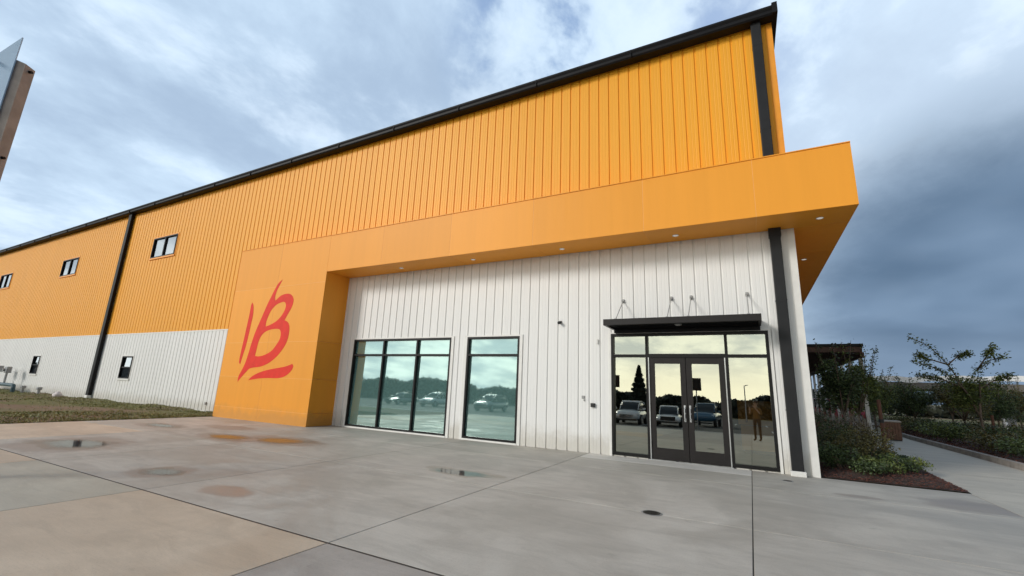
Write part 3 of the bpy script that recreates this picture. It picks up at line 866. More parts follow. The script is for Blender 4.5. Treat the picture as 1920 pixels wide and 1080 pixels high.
PORT = bpart(m_, 'entrance_portal', [PORTAL, SEALO], label='smooth orange panel portal with a deep soffit wrapping the corner')
LENSES = [(-11.45, -.5), (-8.52, -.5), (-5.55, -.5), (-2.52, -.5), (.47, -.52), (.47, 2.83), (.47, 5.9), (.47, 9.0)]
for (x, y) in LENSES:
    q = MB(); q.lathe(x, y, [(.075, ZS - .006), (.075, ZS - .011), (.06, ZS - .013)], 20); q.lathe(x, y, [(.058, ZS - .0135), (.05, ZS - .016)], 20, 1)
    bpart(q, 'downlight', [WHITETRIM, LIT], PORT)

# painted emblem, a thin raised plate on the pier face
def cr(pts, k=6):
    """smooth closed outline through the given points (Catmull-Rom), sharp where a point repeats"""
    out = []; n = len(pts)
    for i in range(n):
        p0, p1, p2, p3 = (Vector(pts[(i + j) % n]) for j in (-1, 0, 1, 2))
        if (p1 - p2).length < 1e-6: continue
        if (p0 - p1).length < 1e-6: p0 = p1
        if (p3 - p2).length < 1e-6: p3 = p2
        for s in range(k):
            u = s / k
            out.append(tuple(.5 * ((2 * p1) + (p2 - p0) * u + (2 * p0 - 5 * p1 + 4 * p2 - p3) * u * u + (3 * p1 - p0 - 3 * p2 + p3) * u ** 3)))
    return out
EMBLEM = [[[(-18.676, 4.514), (-18.676, 4.514), (-18.56, 4.376), (-18.489, 4.035), (-18.515, 3.654), (-18.55, 3.23), (-18.621, 2.716), (-18.706, 2.391), (-18.78, 2.059), (-18.78, 2.059), (-18.872, 2.159), (-18.864, 2.531), (-18.809, 3.046), (-18.761, 3.615), (-18.726, 4.046), (-18.719, 4.385)]], [[(-16.958, 5.337), (-16.958, 5.337), (-17.076, 5.136), (-17.203, 4.917), (-17.26, 4.647), (-17.202, 4.502), (-17.202, 4.502), (-16.909, 4.686), (-16.568, 4.743), (-16.313, 4.694), (-16.129, 4.522), (-16.124, 4.317), (-16.213, 4.108), (-16.356, 3.898), (-16.464, 3.713), (-16.464, 3.713), (-16.26, 3.634), (-16.125, 3.464), (-16.093, 3.155), (-16.162, 2.871), (-16.338, 2.611), (-16.618, 2.349), (-16.982, 2.129), (-17.445, 1.983), (-17.907, 1.933), (-18.156, 1.884), (-18.354, 1.732), (-18.557, 1.561), (-18.752, 1.385), (-18.752, 1.385), (-18.742, 1.589), (-18.597, 1.832), (-18.474, 2.071), (-18.375, 2.391), (-18.275, 2.852), (-18.16, 3.258), (-17.998, 3.637), (-17.834, 4.007), (-17.67, 4.377), (-17.493, 4.699), (-17.342, 4.975), (-17.178, 5.201)], [(-16.633, 4.423), (-16.518, 4.292), (-16.554, 4.088), (-16.711, 3.867), (-16.951, 3.694), (-17.279, 3.568), (-17.555, 3.507), (-17.555, 3.507), (-17.559, 3.692), (-17.495, 3.899), (-17.354, 4.149), (-17.111, 4.338), (-16.844, 4.416)], [(-16.697, 3.378), (-16.571, 3.231), (-16.572, 3.009), (-16.727, 2.789), (-16.953, 2.569), (-17.342, 2.415), (-17.692, 2.36), (-17.92, 2.383), (-17.92, 2.383), (-17.9, 2.528), (-17.873, 2.755), (-17.823, 2.984), (-17.692, 3.188), (-17.47, 3.321), (-17.09, 3.393)]], [[(-15.65, 2.098), (-15.65, 2.098), (-15.579, 2.014), (-15.633, 1.879), (-15.796, 1.738), (-16.035, 1.628), (-16.358, 1.574), (-16.908, 1.565), (-17.469, 1.534), (-18.087, 1.457), (-18.087, 1.457), (-17.922, 1.585), (-17.593, 1.724), (-17.188, 1.828), (-16.716, 1.905), (-16.25, 1.963), (-15.928, 2.018)]]]
q = MB()
for loops in EMBLEM:
    L_ = [cr(l) for l in loops]
    flat = [p for l in L_ for p in l]
    tris = tessellate_polygon([[Vector((a, b, 0)) for a, b in l] for l in L_])
    yf, yb_ = PY - .006, PY + .001
    q.add([(a, yf, b) for a, b in flat], [tuple(t_) for t_ in tris])
    s0 = 0
    for l in L_:
        n = len(l)
        vs = [(a, yf, b) for a, b in l] + [(a, yb_, b) for a, b in l]
        q.add(vs, [(i, (i + 1) % n, n + (i + 1) % n, n + i) for i in range(n)])
bpart(q, 'emblem', LOGORED, PORT, label='brush style red letters V and B with a short stroke below')

# rooms behind the glazing
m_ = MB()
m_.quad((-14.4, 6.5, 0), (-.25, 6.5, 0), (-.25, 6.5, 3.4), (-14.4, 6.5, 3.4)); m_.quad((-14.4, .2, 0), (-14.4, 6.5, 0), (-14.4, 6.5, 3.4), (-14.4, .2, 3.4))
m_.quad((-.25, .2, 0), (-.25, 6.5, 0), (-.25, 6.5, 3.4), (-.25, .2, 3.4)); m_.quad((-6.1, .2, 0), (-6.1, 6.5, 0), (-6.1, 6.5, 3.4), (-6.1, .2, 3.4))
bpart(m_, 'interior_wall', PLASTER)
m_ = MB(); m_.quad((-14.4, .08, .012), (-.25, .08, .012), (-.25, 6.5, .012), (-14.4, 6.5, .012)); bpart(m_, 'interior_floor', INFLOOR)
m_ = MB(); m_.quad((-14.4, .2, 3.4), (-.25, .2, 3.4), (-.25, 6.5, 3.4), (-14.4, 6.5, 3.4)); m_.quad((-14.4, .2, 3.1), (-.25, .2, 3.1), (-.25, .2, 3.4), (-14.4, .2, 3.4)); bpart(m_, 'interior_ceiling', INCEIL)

# reception desk seen faintly through the right sidelight
rd = thing('reception_desk', 'orange fronted reception desk inside behind the right sidelight', 'desk', (-.95, 3.4, .012))
OCH = mat('ochre laminate', (.62, .30, .05), .5, var=.06)
MB().box(-.55, .62, -.3, -.26, .78, 1.45, bev=.006).box(-.5, .57, -.25, .25, .10, .76).build('front_panel', OCH, rd)
MB().box(-.6, .66, -.34, .3, 1.46, 1.5, bev=.006).build('counter_top', DKBRONZE, rd)
MB().box(-.45, .52, -.2, .2, 0, .098).build('plinth', DKBRONZE, rd)
for x in (-.5, .5): MB().box(x - .03, x + .03, -.2, .2, .77, 1.455).build('bracket', DKBRONZE, rd)

# =================================================================== PLAZA FITTINGS
dc = thing('floor_drain_cover', 'round dark metal cover set in the concrete in front of the doors', 'drain cover', (-2.415, -5.02, 0))
MB().lathe(0, 0, [(.135, .0005), (.135, .005), (.115, .006)], 32).build('rim', POSTSTEEL, dc)
gm = MB(); gm.lathe(0, 0, [(.112, .0055), (.112, .0075), (.10, .008)], 32)
for k in range(-3, 4): gm.box(-.085 + abs(k) * .008, .085 - abs(k) * .008, k * .026 - .005, k * .026 + .005, .0082, .0105)
gm.build('lid', DKBRONZE, dc)
dc2 = thing('floor_drain_cover', 'small dark oval cover in the concrete by the corner downspout', 'drain cover', (-.62, -.93, 0))
MB().lathe(0, 0, [(.10, .0005), (.10, .005), (.08, .006)], 28).build('rim', POSTSTEEL, dc2)
MB().lathe(0, 0, [(.078, .0055), (.078, .0072), (.06, .0078)], 28).build('lid', DKBRONZE, dc2)

st = MB()
bm = bmesh.new(); bmesh.ops.create_icosphere(bm, subdivisions=3, radius=1)
for v in bm.verts:
    q_ = v.co.copy(); f_ = 1 + .10 * math.sin(q_.x * 3.1 + 1) * math.cos(q_.y * 2.7) + .05 * math.sin(q_.z * 7)
    v.co = (q_.x * .26 * f_, q_.y * .22 * f_, max(-.06, q_.z * .20 * f_) + .12)
bm.verts.index_update()
st.add([v.co[:] for v in bm.verts], [[v.index for v in f.verts] for f in bm.faces]); bm.free()
tag(st.build('landscape_stone', STONEW, None, (-36.3, -.75, .02), smooth=True), 'white rounded stone on the grass left of the long downspout', 'stone')

# pipework at the far left
pw = thing('water_supply_pipework', 'blue grey pipework with two valve heads at the far left of the wall', 'pipework', (-45.3, -.7, .03))
MB().tube([(-3.5, 0, .45), (1.2, 0, .45), (1.55, 0, .42), (1.6, 0, .30), (1.6, 0, -.05)], .11, 12).tube([(-3.5, 0, .45), (-3.6, 0, .40), (-3.6, 0, -.05)], .11, 12).build('pipe', TEAL, pw)
for x, z in ((-.35, 1.2), (-2.0, 1.25)):
    MB().tube([(x, 0, .45), (x, 0, z)], .06, 10).box(x - .16, x + .30, -.13, .13, z, z + .42, bev=.03).tube([(x - .05, -.13, z + .2), (x - .05, -.22, z + .2)], .10, 14).build('valve', POSTSTEEL, pw)
for i, (x, lab) in enumerate(((-42.35, 'short grey stub pipe on the grass near the pipework'), (-39.7, 'short grey stub pipe on the grass below the far lower window'))):
    p_ = MB(); p_.tube([(0, 0, 0), (0, 0, .33)], .07, 12); p_.box(-.11, .11, -.11, .11, .30, .46, bev=.02)
    tag(p_.build('stub_pipe', POSTSTEEL, None, (x, -.6, .03)), lab, 'pipe', 'stub pipes along the wall')

# leaning sign post, top left
ptop = Vector((-10.985, -9.93, 6.30)); axis = Vector((.105, -.02, 1.0)).normalized()
k = ptop.z / axis.z; pbase = ptop - axis * k
sg = thing('pylon_sign', 'leaning brown steel sign post with a pointed pale blue panel', 'sign', pbase)
def slanted(mb, half_x, half_y, a, b, off=Vector((0, 0, 0)), topcut=0.0, mi=0):
    ex = Vector((.80, .60, 0)); ey = Vector((-.60, .80, 0))
    vs = []
    for tpos in (a, b):
        for sx_, sy_ in ((-1, -1), (1, -1), (1, 1), (-1, 1)):
            vs.append(off + axis * (tpos - (topcut if (tpos == b and sx_ > 0) else 0)) + ex * half_x * sx_ + ey * half_y * sy_)
    mb.add(vs, [(0, 3, 2, 1), (4, 5, 6, 7), (0, 1, 5, 4), (1, 2, 6, 5), (2, 3, 7, 6), (3, 0, 4, 7)], mi)
    return ex, ey
pm = MB(); ex, ey = slanted(pm, .085, .085, 0, k, topcut=.06); pm.build('post', SIGNPOST, sg)
pm = MB()
def sgp(u, v, dd): return axis * v + ex * u + ey * dd
prof = [(-.04, 1.4), (-.04, k + .36), (-.95, k - .85), (-.95, 1.4)]
vs = [sgp(u, v, -.12) for u, v in prof] + [sgp(u, v, -.10) for u, v in prof]
pm.add(vs, [(0, 1, 2, 3), (7, 6, 5, 4), (0, 4, 5, 1), (1, 5, 6, 2), (2, 6, 7, 3), (3, 7, 4, 0)]); pm.build('panel', SIGNPANEL, sg)
for v in (k - .14, k - 1.6, k - 3.2):
    pm = MB(); pm.tube([sgp(.085, v, 0), sgp(.125, v, 0)], .022, 10); pm.build('bolt', BLACK, sg)
    pm = MB(); pm.tube([sgp(-.30, v + .04, -.16), sgp(-.30, v + .04, -.09)], .03, 10); pm.tube([sgp(-.30, v + .04, -.10), sgp(-.06, v, .0)], .014, 8); pm.build('bracket', BLACK, sg)

# =================================================================== PLANTING
def shrub(name, label, lobes, nleaf, L, Wd, m, loc, stems=5, group=None, cat='shrub', droop=0.0):
    root = thing(name, label, cat, loc, 0, group)
    numpy_mesh('foliage', leaf_verts(clump_points(nleaf, lobes), L, Wd, droop), 4, m, root)
    mb = MB()
    for i in range(stems):
        l = lobes[i % len(lobes)]
        a = random.uniform(0, 6.28); rr = random.uniform(0, .08)
        tip = Vector((l[0] + random.uniform(-.5, .5) * l[3], l[1] + random.uniform(-.5, .5) * l[4], l[2] + l[5] * .5))
        b0 = Vector((rr * math.cos(a), rr * math.sin(a), -.03))
        mid_ = b0.lerp(tip, .5) + Vector((random.uniform(-.06, .06), random.uniform(-.06, .06), .05))
        mb.tube([b0, mid_, tip], [.016, .011, .004], 5)
    mb.build('stem', BARK, root)
    return root
def lobes_bush(w, dpt, h, n=6):
    out = []
    for i in range(n):
        s = random.uniform(.30, .5)
        out.append((random.uniform(-.5, .5) * w * .8, random.uniform(-.5, .5) * dpt * .8, h * random.uniform(.38, .72), w * s * .75, dpt * s * .75, h * random.uniform(.26, .40), s))
    return out
BED = [  # x, y, width, depth, height, leaves, material, label
    (.62, 1.15, .95, .9, .62, 2600, LEAFDARK, 'dark shrub nearest the white corner of the building'),
    (1.05, 2.1, 1.1, 1.1, .82, 3200, LEAFOLIVE, 'olive brown shrub behind the corner shrub in the bed'),
    (.55, 3.2, 1.0, 1.2, 1.02, 2800, LEAFDARK, 'tall dark shrub against the side wall'),
    (1.45, 3.6, 1.0, 1.1, .86, 2800, LEAFOLIVE, 'yellowish shrub left of the timber stake'),
    (1.0, 5.0, 1.3, 1.2, 1.0, 2600, LEAFRED, 'reddish shrub in the middle of the bed'),
    (1.6, 5.3, .7, .8, .45, 1300, LEAFGREY, 'grey straw coloured shrub beside the timber stake'),
    (.6, 7.0, 1.1, 1.4, 1.15, 2000, LEAFDARK, 'dark shrub further along the side wall'),
    (1.6, 7.2, 1.2, 1.3, .85, 2000, LEAFGREY, 'pale twiggy shrub at the back of the bed'),
]
for (x, y, w_, d_, h_, nl, mm, lab) in BED:
    shrub('shrub', lab, lobes_bush(w_, d_, h_, 8), nl, .055, .03, mm, (x, y, .06), 9, 'shrubs in the bed beside the building')
LOWP = [(1.35, 1.15, .5, 'low green plant at the front of the bed'), (1.72, 1.6, .55, 'low green plant right of the front one'), (1.98, 2.2, .5, 'bright green low plant along the path edge'),
        (1.75, 3.0, .5, 'low green plant halfway along the path edge'), (2.1, 3.3, .42, 'small green plant against the path'), (2.02, 4.4, .4, 'small green plant by the foot of the timber stake'), (1.1, .75, .45, 'low sparse plant close to the plaza edge')]
for (x, y, s, lab) in LOWP:
    shrub('ground_cover_plant', lab, lobes_bush(s * 1.3, s * 1.5, s * .7, 8), 1400, .05, .028, (LEAFLOW, LEAFMID, LEAFDARK)[int(x * 10) % 3], (x - .10, y, .05), 6, 'low plants along the edge of the bed', 'plant')
# ornamental grass tufts behind the shrubs
def grass_tuft(loc, h, nb, lab):
    a = RNG.uniform(0, 6.28, nb); r_ = RNG.uniform(.0, .07, nb); le = RNG.uniform(.55, 1.0, nb) * h; sp = RNG.uniform(.1, .5, nb)
    b0 = np.stack([np.cos(a) * r_, np.sin(a) * r_, np.zeros(nb)], 1); di = np.stack([np.cos(a), np.sin(a), np.zeros(nb)], 1)
    pr = np.stack([-np.sin(a), np.cos(a), np.zeros(nb)], 1) * .007
    m1 = b0 + di * (sp * le * .4)[:, None] + np.array([0, 0, 1]) * (le * .65)[:, None]; tp = b0 + di * (sp * le)[:, None] + np.array([0, 0, 1]) * le[:, None]
    V = np.stack([b0 - pr, b0 + pr, m1 + pr, m1 - pr, m1 - pr, m1 + pr, tp + pr * .3, tp - pr * .3], 1).reshape(-1, 3)
    o = numpy_mesh('ornamental_grass', V, 4, LEAFGREY); o.location = loc
    return tag(o, lab, 'ornamental grass', 'straw coloured grass tufts at the back of the bed')
for i, (x, y, h_) in enumerate(((.75, 9.2, 1.25), (1.2, 9.9, 1.3), (1.65, 9.0, 1.15), (2.05, 9.6, 1.2), (2.3, 8.5, 1.1), (1.0, 11, 1.3))):
    grass_tuft((x, y, .05), h_, 170, 'straw coloured grass tuft behind the shrubs of the side bed')
# mulch chips
n = 9000
cy_ = .05 + RNG.uniform(0, 1, n) ** 1.6 * 9.0
cx_ = .08 + RNG.uniform(0, 1, n) * (2.30 + .04 * cy_ - .12)
e = np.minimum(np.minimum(cx_, 2.3 + .04 * cy_ - cx_) / 1.1, (cy_ - .03) / 1.2)
cz_ = .10 * np.minimum(1, e * 2.2) * .85 + .02 + RNG.uniform(0, .02, n)
V4 = leaf_verts(np.stack([cx_, cy_, cz_], 1), .055, .022); 
c_ = V4.reshape(-1, 4, 3); ctr = c_.mean(1, keepdims=True); c_[:, :, 2] = ctr[:, :, 2] + (c_[:, :, 2] - ctr[:, :, 2]) * .35
tag(numpy_mesh('mulch', c_.reshape(-1, 3), 4, MULCHC), 'red brown bark mulch over the planting bed', 'mulch', None, 'stuff')
n = 7000
cy_ = RNG.uniform(2.0, 26, n); cx_ = 5.05 + .012 * cy_ + RNG.uniform(0, 1, n) * 2.6; cz_ = .10 + RNG.uniform(0, .03, n)
V4 = leaf_verts(np.stack([cx_, cy_, cz_], 1), .07, .03)
tag(numpy_mesh('mulch', V4, 4, MULCHC), 'red brown bark mulch behind the kerb', 'mulch', None, 'stuff')

# timber stakes
def stake(x, y, h, lab, lean=0.0):
    root = thing('tree_stake', lab, 'stake', (x, y, -.02))
    MB().tube([(0, 0, 0), (lean * h * .5, 0, h * .5), (lean * h, 0, h)], [.055, .05, .048], 12).build('post', STAKE, root, smooth=False)
    MB().tube([(lean * h * .62, 0, h * .60), (lean * h * .62, 0, h * .66)], .062, 12).build('strap', RUBBER, root)
    return root
stake(2.24, 5.6, 1.66, 'brown timber stake standing at the edge of the bed')

def tree(name, label, loc, trunk, branches, crown_lobes, nl, L, Wd, m, group=None, extra=None):
    root = thing(name, label, 'tree', loc, 0, group)
    mb = MB()
    for pts, rad in [trunk] + branches: mb.tube(pts, rad, 8)
    mb.build('trunk', BARK, root, smooth=True)
    pts = clump_points(nl, crown_lobes)
    if extra is not None: pts = np.concatenate([pts, extra])
    numpy_mesh('crown', leaf_verts(pts, L, Wd, .1), 4, m, root)
    return root
def spray(path, n, r):
    """leaves along a thin branch"""
    path = np.array(path, float); k_ = RNG.uniform(0, len(path) - 1.001, n); i = k_.astype(int); f = (k_ - i)[:, None]
    return path[i] * (1 - f) + path[i + 1] * f + RNG.normal(size=(n, 3)) * r
def lob(cx_, cy_, cz_, rx, ry, rz, n=9):
    out = []
    for i in range(n):
        v = Vector((random.gauss(0, 1), random.gauss(0, 1), random.gauss(0, 1))).normalized() * random.uniform(.25, .8)
        s = random.uniform(.28, .5)
        out.append((cx_ + v.x * rx, cy_ + v.y * ry, cz_ + v.z * rz, rx * s, ry * s, rz * s, s))
    return out
# sparse crape-myrtle like tree on the right
br_ = [[(0, 0, 1.0), (-.3, .1, 2.2), (-.7, .1, 3.2), (-1.25, 0, 4.0), (-1.95, 0, 4.45)],
       [(0, 0, 1.0), (.15, 0, 2.2), (.25, .2, 3.0), (.7, .2, 3.4), (1.25, .2, 3.62)],
       [(-.1, 0, 1.6), (-.6, -.2, 2.5), (-1.2, -.3, 3.0), (-2.0, -.3, 3.35)],
       [(-.7, .1, 3.2), (-.3, .3, 3.55), (.2, .4, 3.75)],
       [(.25, .2, 3.0), (.45, -.2, 3.5), (.75, -.2, 3.95)],
       [(-.3, .1, 2.2), (-1.0, .3, 2.6), (-1.7, .4, 2.75)],
       [(-.7, .1, 3.2), (-1.3, .2, 3.45), (-1.65, .2, 3.65)],
       [(.15, 0, 2.2), (.8, .3, 2.6), (1.3, .4, 2.8)]]
brs = [(b, [.035 * (1 - .75 * i / (len(b) - 1)) for i in range(len(b))]) for b in br_]
ext = np.concatenate([spray(b[1:], 330, .085) for b in br_])
tree('young_tree', 'sparse young tree with long thin branches spread against the sky on the right', (7.33, 14.6, .1),
     ([(0, 0, -.1), (.02, .02, .5), (0, 0, 1.0), (.05, 0, 1.6)], [.055, .05, .045, .035]), brs,
     lob(-.2, .2, 2.0, 1.35, 1.1, .8, 10), 4200, .105, .05, LEAFMID, 'trees along the path', ext)
stake(7.62, 14.5, 1.25, 'pale brown stake beside the sparse young tree', .02)
# bushy trees by the covered walkway
def bushy(x, y, h, w_, m, lab, nl=5200, name='bushy_tree', grp='trees along the path', sprays=3):
    b_ = []
    for i in range(5 + sprays):
        a = random.uniform(0, 6.28); rr = random.uniform(.3, .5) * w_
        top = h * random.uniform(.6, .85) if i < 5 else h * random.uniform(1.0, 1.12)
        b_.append([(0, 0, h * .25), (rr * .4 * math.cos(a), rr * .4 * math.sin(a), h * .5), (rr * math.cos(a), rr * math.sin(a), top)])
    brs = [(q, [.03, .02, .006]) for q in b_]
    ext = np.concatenate([spray(q[1:], 110, .07) for q in b_])
    return tree(name, lab, (x, y, .05), ([(0, 0, -.1), (.01, .02, h * .15), (0, 0, h * .3)], [.06, .05, .04]), brs,
                lob(0, 0, h * .56, w_ * .5, w_ * .5, h * .33, 13), nl, .10, .055, m, grp, ext)
bushy(2.05, 10.4, 3.6, 1.9, LEAFDARK, 'dark bushy tree in front of the covered walkway')
bushy(2.85, 12.4, 3.6, 1.9, LEAFMID, 'green bushy tree with upright shoots at the right end of the covered walkway', 5600, sprays=6)
bushy(4.9, 20.5, 3.2, 2.6, LEAFMID, 'yellow green tree behind the litter bin')
bushy(7.0, 22.0, 3.0, 2.8, LEAFDARK, 'dark dense tree right of the yellow green tree')
bushy(8.6, 20.5, 2.9, 2.6, LEAFOLIVE, 'olive tree behind the sparse young tree')
bushy(9.6, 25.5, 3.4, 3.0, LEAFDARK, 'dark tree in front of the carport')
bushy(12.0, 27.5, 3.2, 3.0, LEAFOLIVE, 'olive brown tree left of the white pole')
bushy(7.7, 26.5, 3.3, 2.8, LEAFMID, 'green tree behind the dark dense tree', 6500)
bushy(11.0, 23.8, 2.9, 2.6, LEAFDARK, 'dark low tree beside the far pavement', 6500)
bushy(14.0, 29.5, 3.3, 2.8, LEAFOLIVE, 'olive tree just left of the grey carport column', 6500)
bushy(15.6, 25.5, 3.0, 2.4, LEAFDARK, 'dark tree at the right edge of the picture')
bushy(6.3, 28.0, 3.4, 3.0, LEAFDARK, 'dark tree far behind the litter bin')
# hedge shrubs behind the kerb
hl = ['low dark shrub behind the kerb nearest the camera', 'second low shrub behind the kerb', 'low shrub under the sparse young tree', 'low shrub left of the sparse young tree',
      'low green shrub beside the small tree trunk', 'low dark shrub midway along the kerb', 'low shrub behind the kerb near the litter bin', 'far low shrub at the end of the kerb']
for i, (x, y) in enumerate(((5.9, 6.8), (6.2, 9.4), (6.6, 12.0), (5.9, 13.6), (6.4, 16.4), (5.9, 18.6), (6.5, 21.0), (6.2, 23.4))):
    shrub('shrub', hl[i], lobes_bush(1.7, 2.2, .78, 9), 1900, .085, .045, (LEAFDARK, LEAFOLIVE, LEAFDARK, LEAFMID)[i % 4], (x, y, .1), 6, 'low shrubs behind the kerb')
hl2 = ['low shrub on the right edge behind the hedge', 'low shrub further right by the far pavement', 'low far shrub before the carport', 'low dark far shrub']
for i, (x, y) in enumerate(((7.7, 9.4), (8.2, 12.4), (8.5, 17.0), (8.4, 19.0))):
    shrub('shrub', hl2[i], lobes_bush(1.8, 2.0, .85, 9), 1500, .09, .05, (LEAFOLIVE, LEAFDARK)[i % 2], (x, y, .05), 6, 'low shrubs behind the kerb')

# litter bin
lb = thing('litter_bin', 'square brown slatted litter bin with a pale lid on the path', 'litter bin', (4.12, 13.75, 0))
bm_ = MB(); bm_.box(-.26, .26, -.26, .26, .05, .74)
for k_ in range(6):
    a = -.27 + k_ * .094
    for s in (-1, 1):
        bm_.box(a, a + .07, s * .285 - .012, s * .285 + .012, .04, .75); bm_.box(s * .285 - .012, s * .285 + .012, a, a + .07, .04, .75)
bm_.build('body', BINM, lb)
MB().box(-.33, .33, -.33, .33, .752, .82, bev=.02).build('lid', BINTOP, lb)
MB().box(-.28, .28, -.28, .28, 0, .048).build('base', RUBBER, lb)

# covered walkway
cw = thing('covered_walkway', 'brown roofed walkway on white posts behind the bed', 'walkway', (1.7, 20, 0))
m_ = MB(); m_.box(-1.68, 1.55, -8.0, 12, 3.86, 3.98); m_.build('roof', BLACK, cw)
m_ = MB()
for k_ in range(40): m_.box(-1.66, 1.5, -7.95 + k_ * .5, -7.80 + k_ * .5, 3.62, 3.858)
m_.box(-1.66, 1.5, -7.9, 11.9, 3.84, 3.859); m_.build('ceiling', PERGBROWN, cw)
m_ = MB(); m_.box(1.40, 1.54, -8, 12, 3.40, 3.618); m_.box(-1.66, -1.52, -8, 12, 3.40, 3.618); m_.build('beam', PERGBROWN, cw)
for k_ in range(9):
    y = -7.6 + k_ * 2.35
    MB().box(1.40, 1.54, y, y + .14, -.02, 3.398, bev=.01).build('post', PALEWOOD, cw)
# carport, pole, far things on the right
cp = thing('carport', 'long flat carport with a scalloped white roof far behind the trees', 'carport', (15, 37, 0))
m_ = MB()
v = []; nx = 90
for i in range(nx):
    x = -9.5 + 24 * i / (nx - 1); z = 3.34 + .045 * x * .55 + .12 * abs(math.sin(x * .75 + .4)) + .03 * math.sin(x * 3)
    v += [(x, -2, z - .02), (x, -2, z + .40), (x, 6, z + .5)]
f = []
for i in range(nx - 1): f += [(3 * i, 3 * i + 3, 3 * i + 4, 3 * i + 1), (3 * i + 1, 3 * i + 4, 3 * i + 5, 3 * i + 2)]
m_.add(v, f); m_.build('roof', CARPORTW, cp)
m_ = MB(); m_.box(-9.5, 14.5, -1.98, 6, 2.72, 3.24); m_.build('beam', CARPORTG, cp)
for x in (-7.5, .65, 8.5): MB().box(x - .3, x + .3, -1.6, -1.0, -.05, 2.718, bev=.03).build('column', COLUMNG, cp)
wp = thing('white_pole', 'white leaning pole in front of the grey carport column', 'pole', (15.0, 34.3, -.02))
MB().tube([(0, 0, 0), (-.1, 0, 1.2), (-.2, 0, 2.4)], [.11, .10, .08], 12).build('shaft', CARPORTW, wp)
MB().tube([(-.2, 0, 2.38), (-.22, 0, 2.6)], [.10, .07], 10).build('cap', GREYBOX, wp)
# far wood behind the plants on the right
n = 9000
tx = RNG.uniform(-5, 120, n); ty = 62 + RNG.uniform(0, 8, n); hh = 2.6 + 1.0 * np.sin(tx * .21) + .7 * np.sin(tx * .53 + 1); tz = RNG.uniform(0, 1, n) ** .8 * hh
tag(numpy_mesh('far_wood', leaf_verts(np.stack([tx, ty, tz], 1), .9, .7), 4, LEAFFAR), 'dark line of far trees beyond the carport', 'trees', None, 'stuff')

# =================================================================== BEHIND THE PHOTOGRAPHER (seen mirrored in the glass)
n = 70000
ang = RNG.uniform(-1.42, .9, n); rad_ = 92 + RNG.uniform(0, 16, n)
tx = np.sin(ang) * rad_ * (1 + .6 * np.clip((-ang - .2) / .9, 0, 1)); ty = -np.cos(ang) * rad_
hh = 3.9 + .5 * np.sin(ang * 17) + .4 * np.sin(ang * 41 + 1) + .35 * np.sin(ang * 97); hh = hh * np.where(ang < -.45, 1.15, 1.0)
tz = RNG.uniform(0, 1, n) ** .7 * hh - .05
tag(numpy_mesh('distant_woodland', leaf_verts(np.stack([tx, ty, tz], 1), 1.25, .95), 4, LEAFFAR), 'dark woodland beyond the car park mirrored in the glass', 'woodland', None, 'stuff')
ct = thing('conifer', 'tall dark conifer rising over the woodland mirrored in the left sidelight', 'tree', (-22.5, -88, 0))
MB().tube([(0, 0, 0), (0, 0, 5), (0, 0, 9.6)], [.3, .2, .04], 10).build('trunk', BARK, ct)
n = 5000; hz = RNG.uniform(0, 1, n) ** .8; rr = (1 - hz) * 2.9 * (.55 + .45 * np.abs(np.sin(hz * 26))) * RNG.uniform(.3, 1, n) ** .5; aa = RNG.uniform(0, 6.28, n)
numpy_mesh('crown', leaf_verts(np.stack([rr * np.cos(aa), rr * np.sin(aa), 1.2 + hz * 8.8], 1), .7, .35, .3), 4, LEAFFAR, ct)

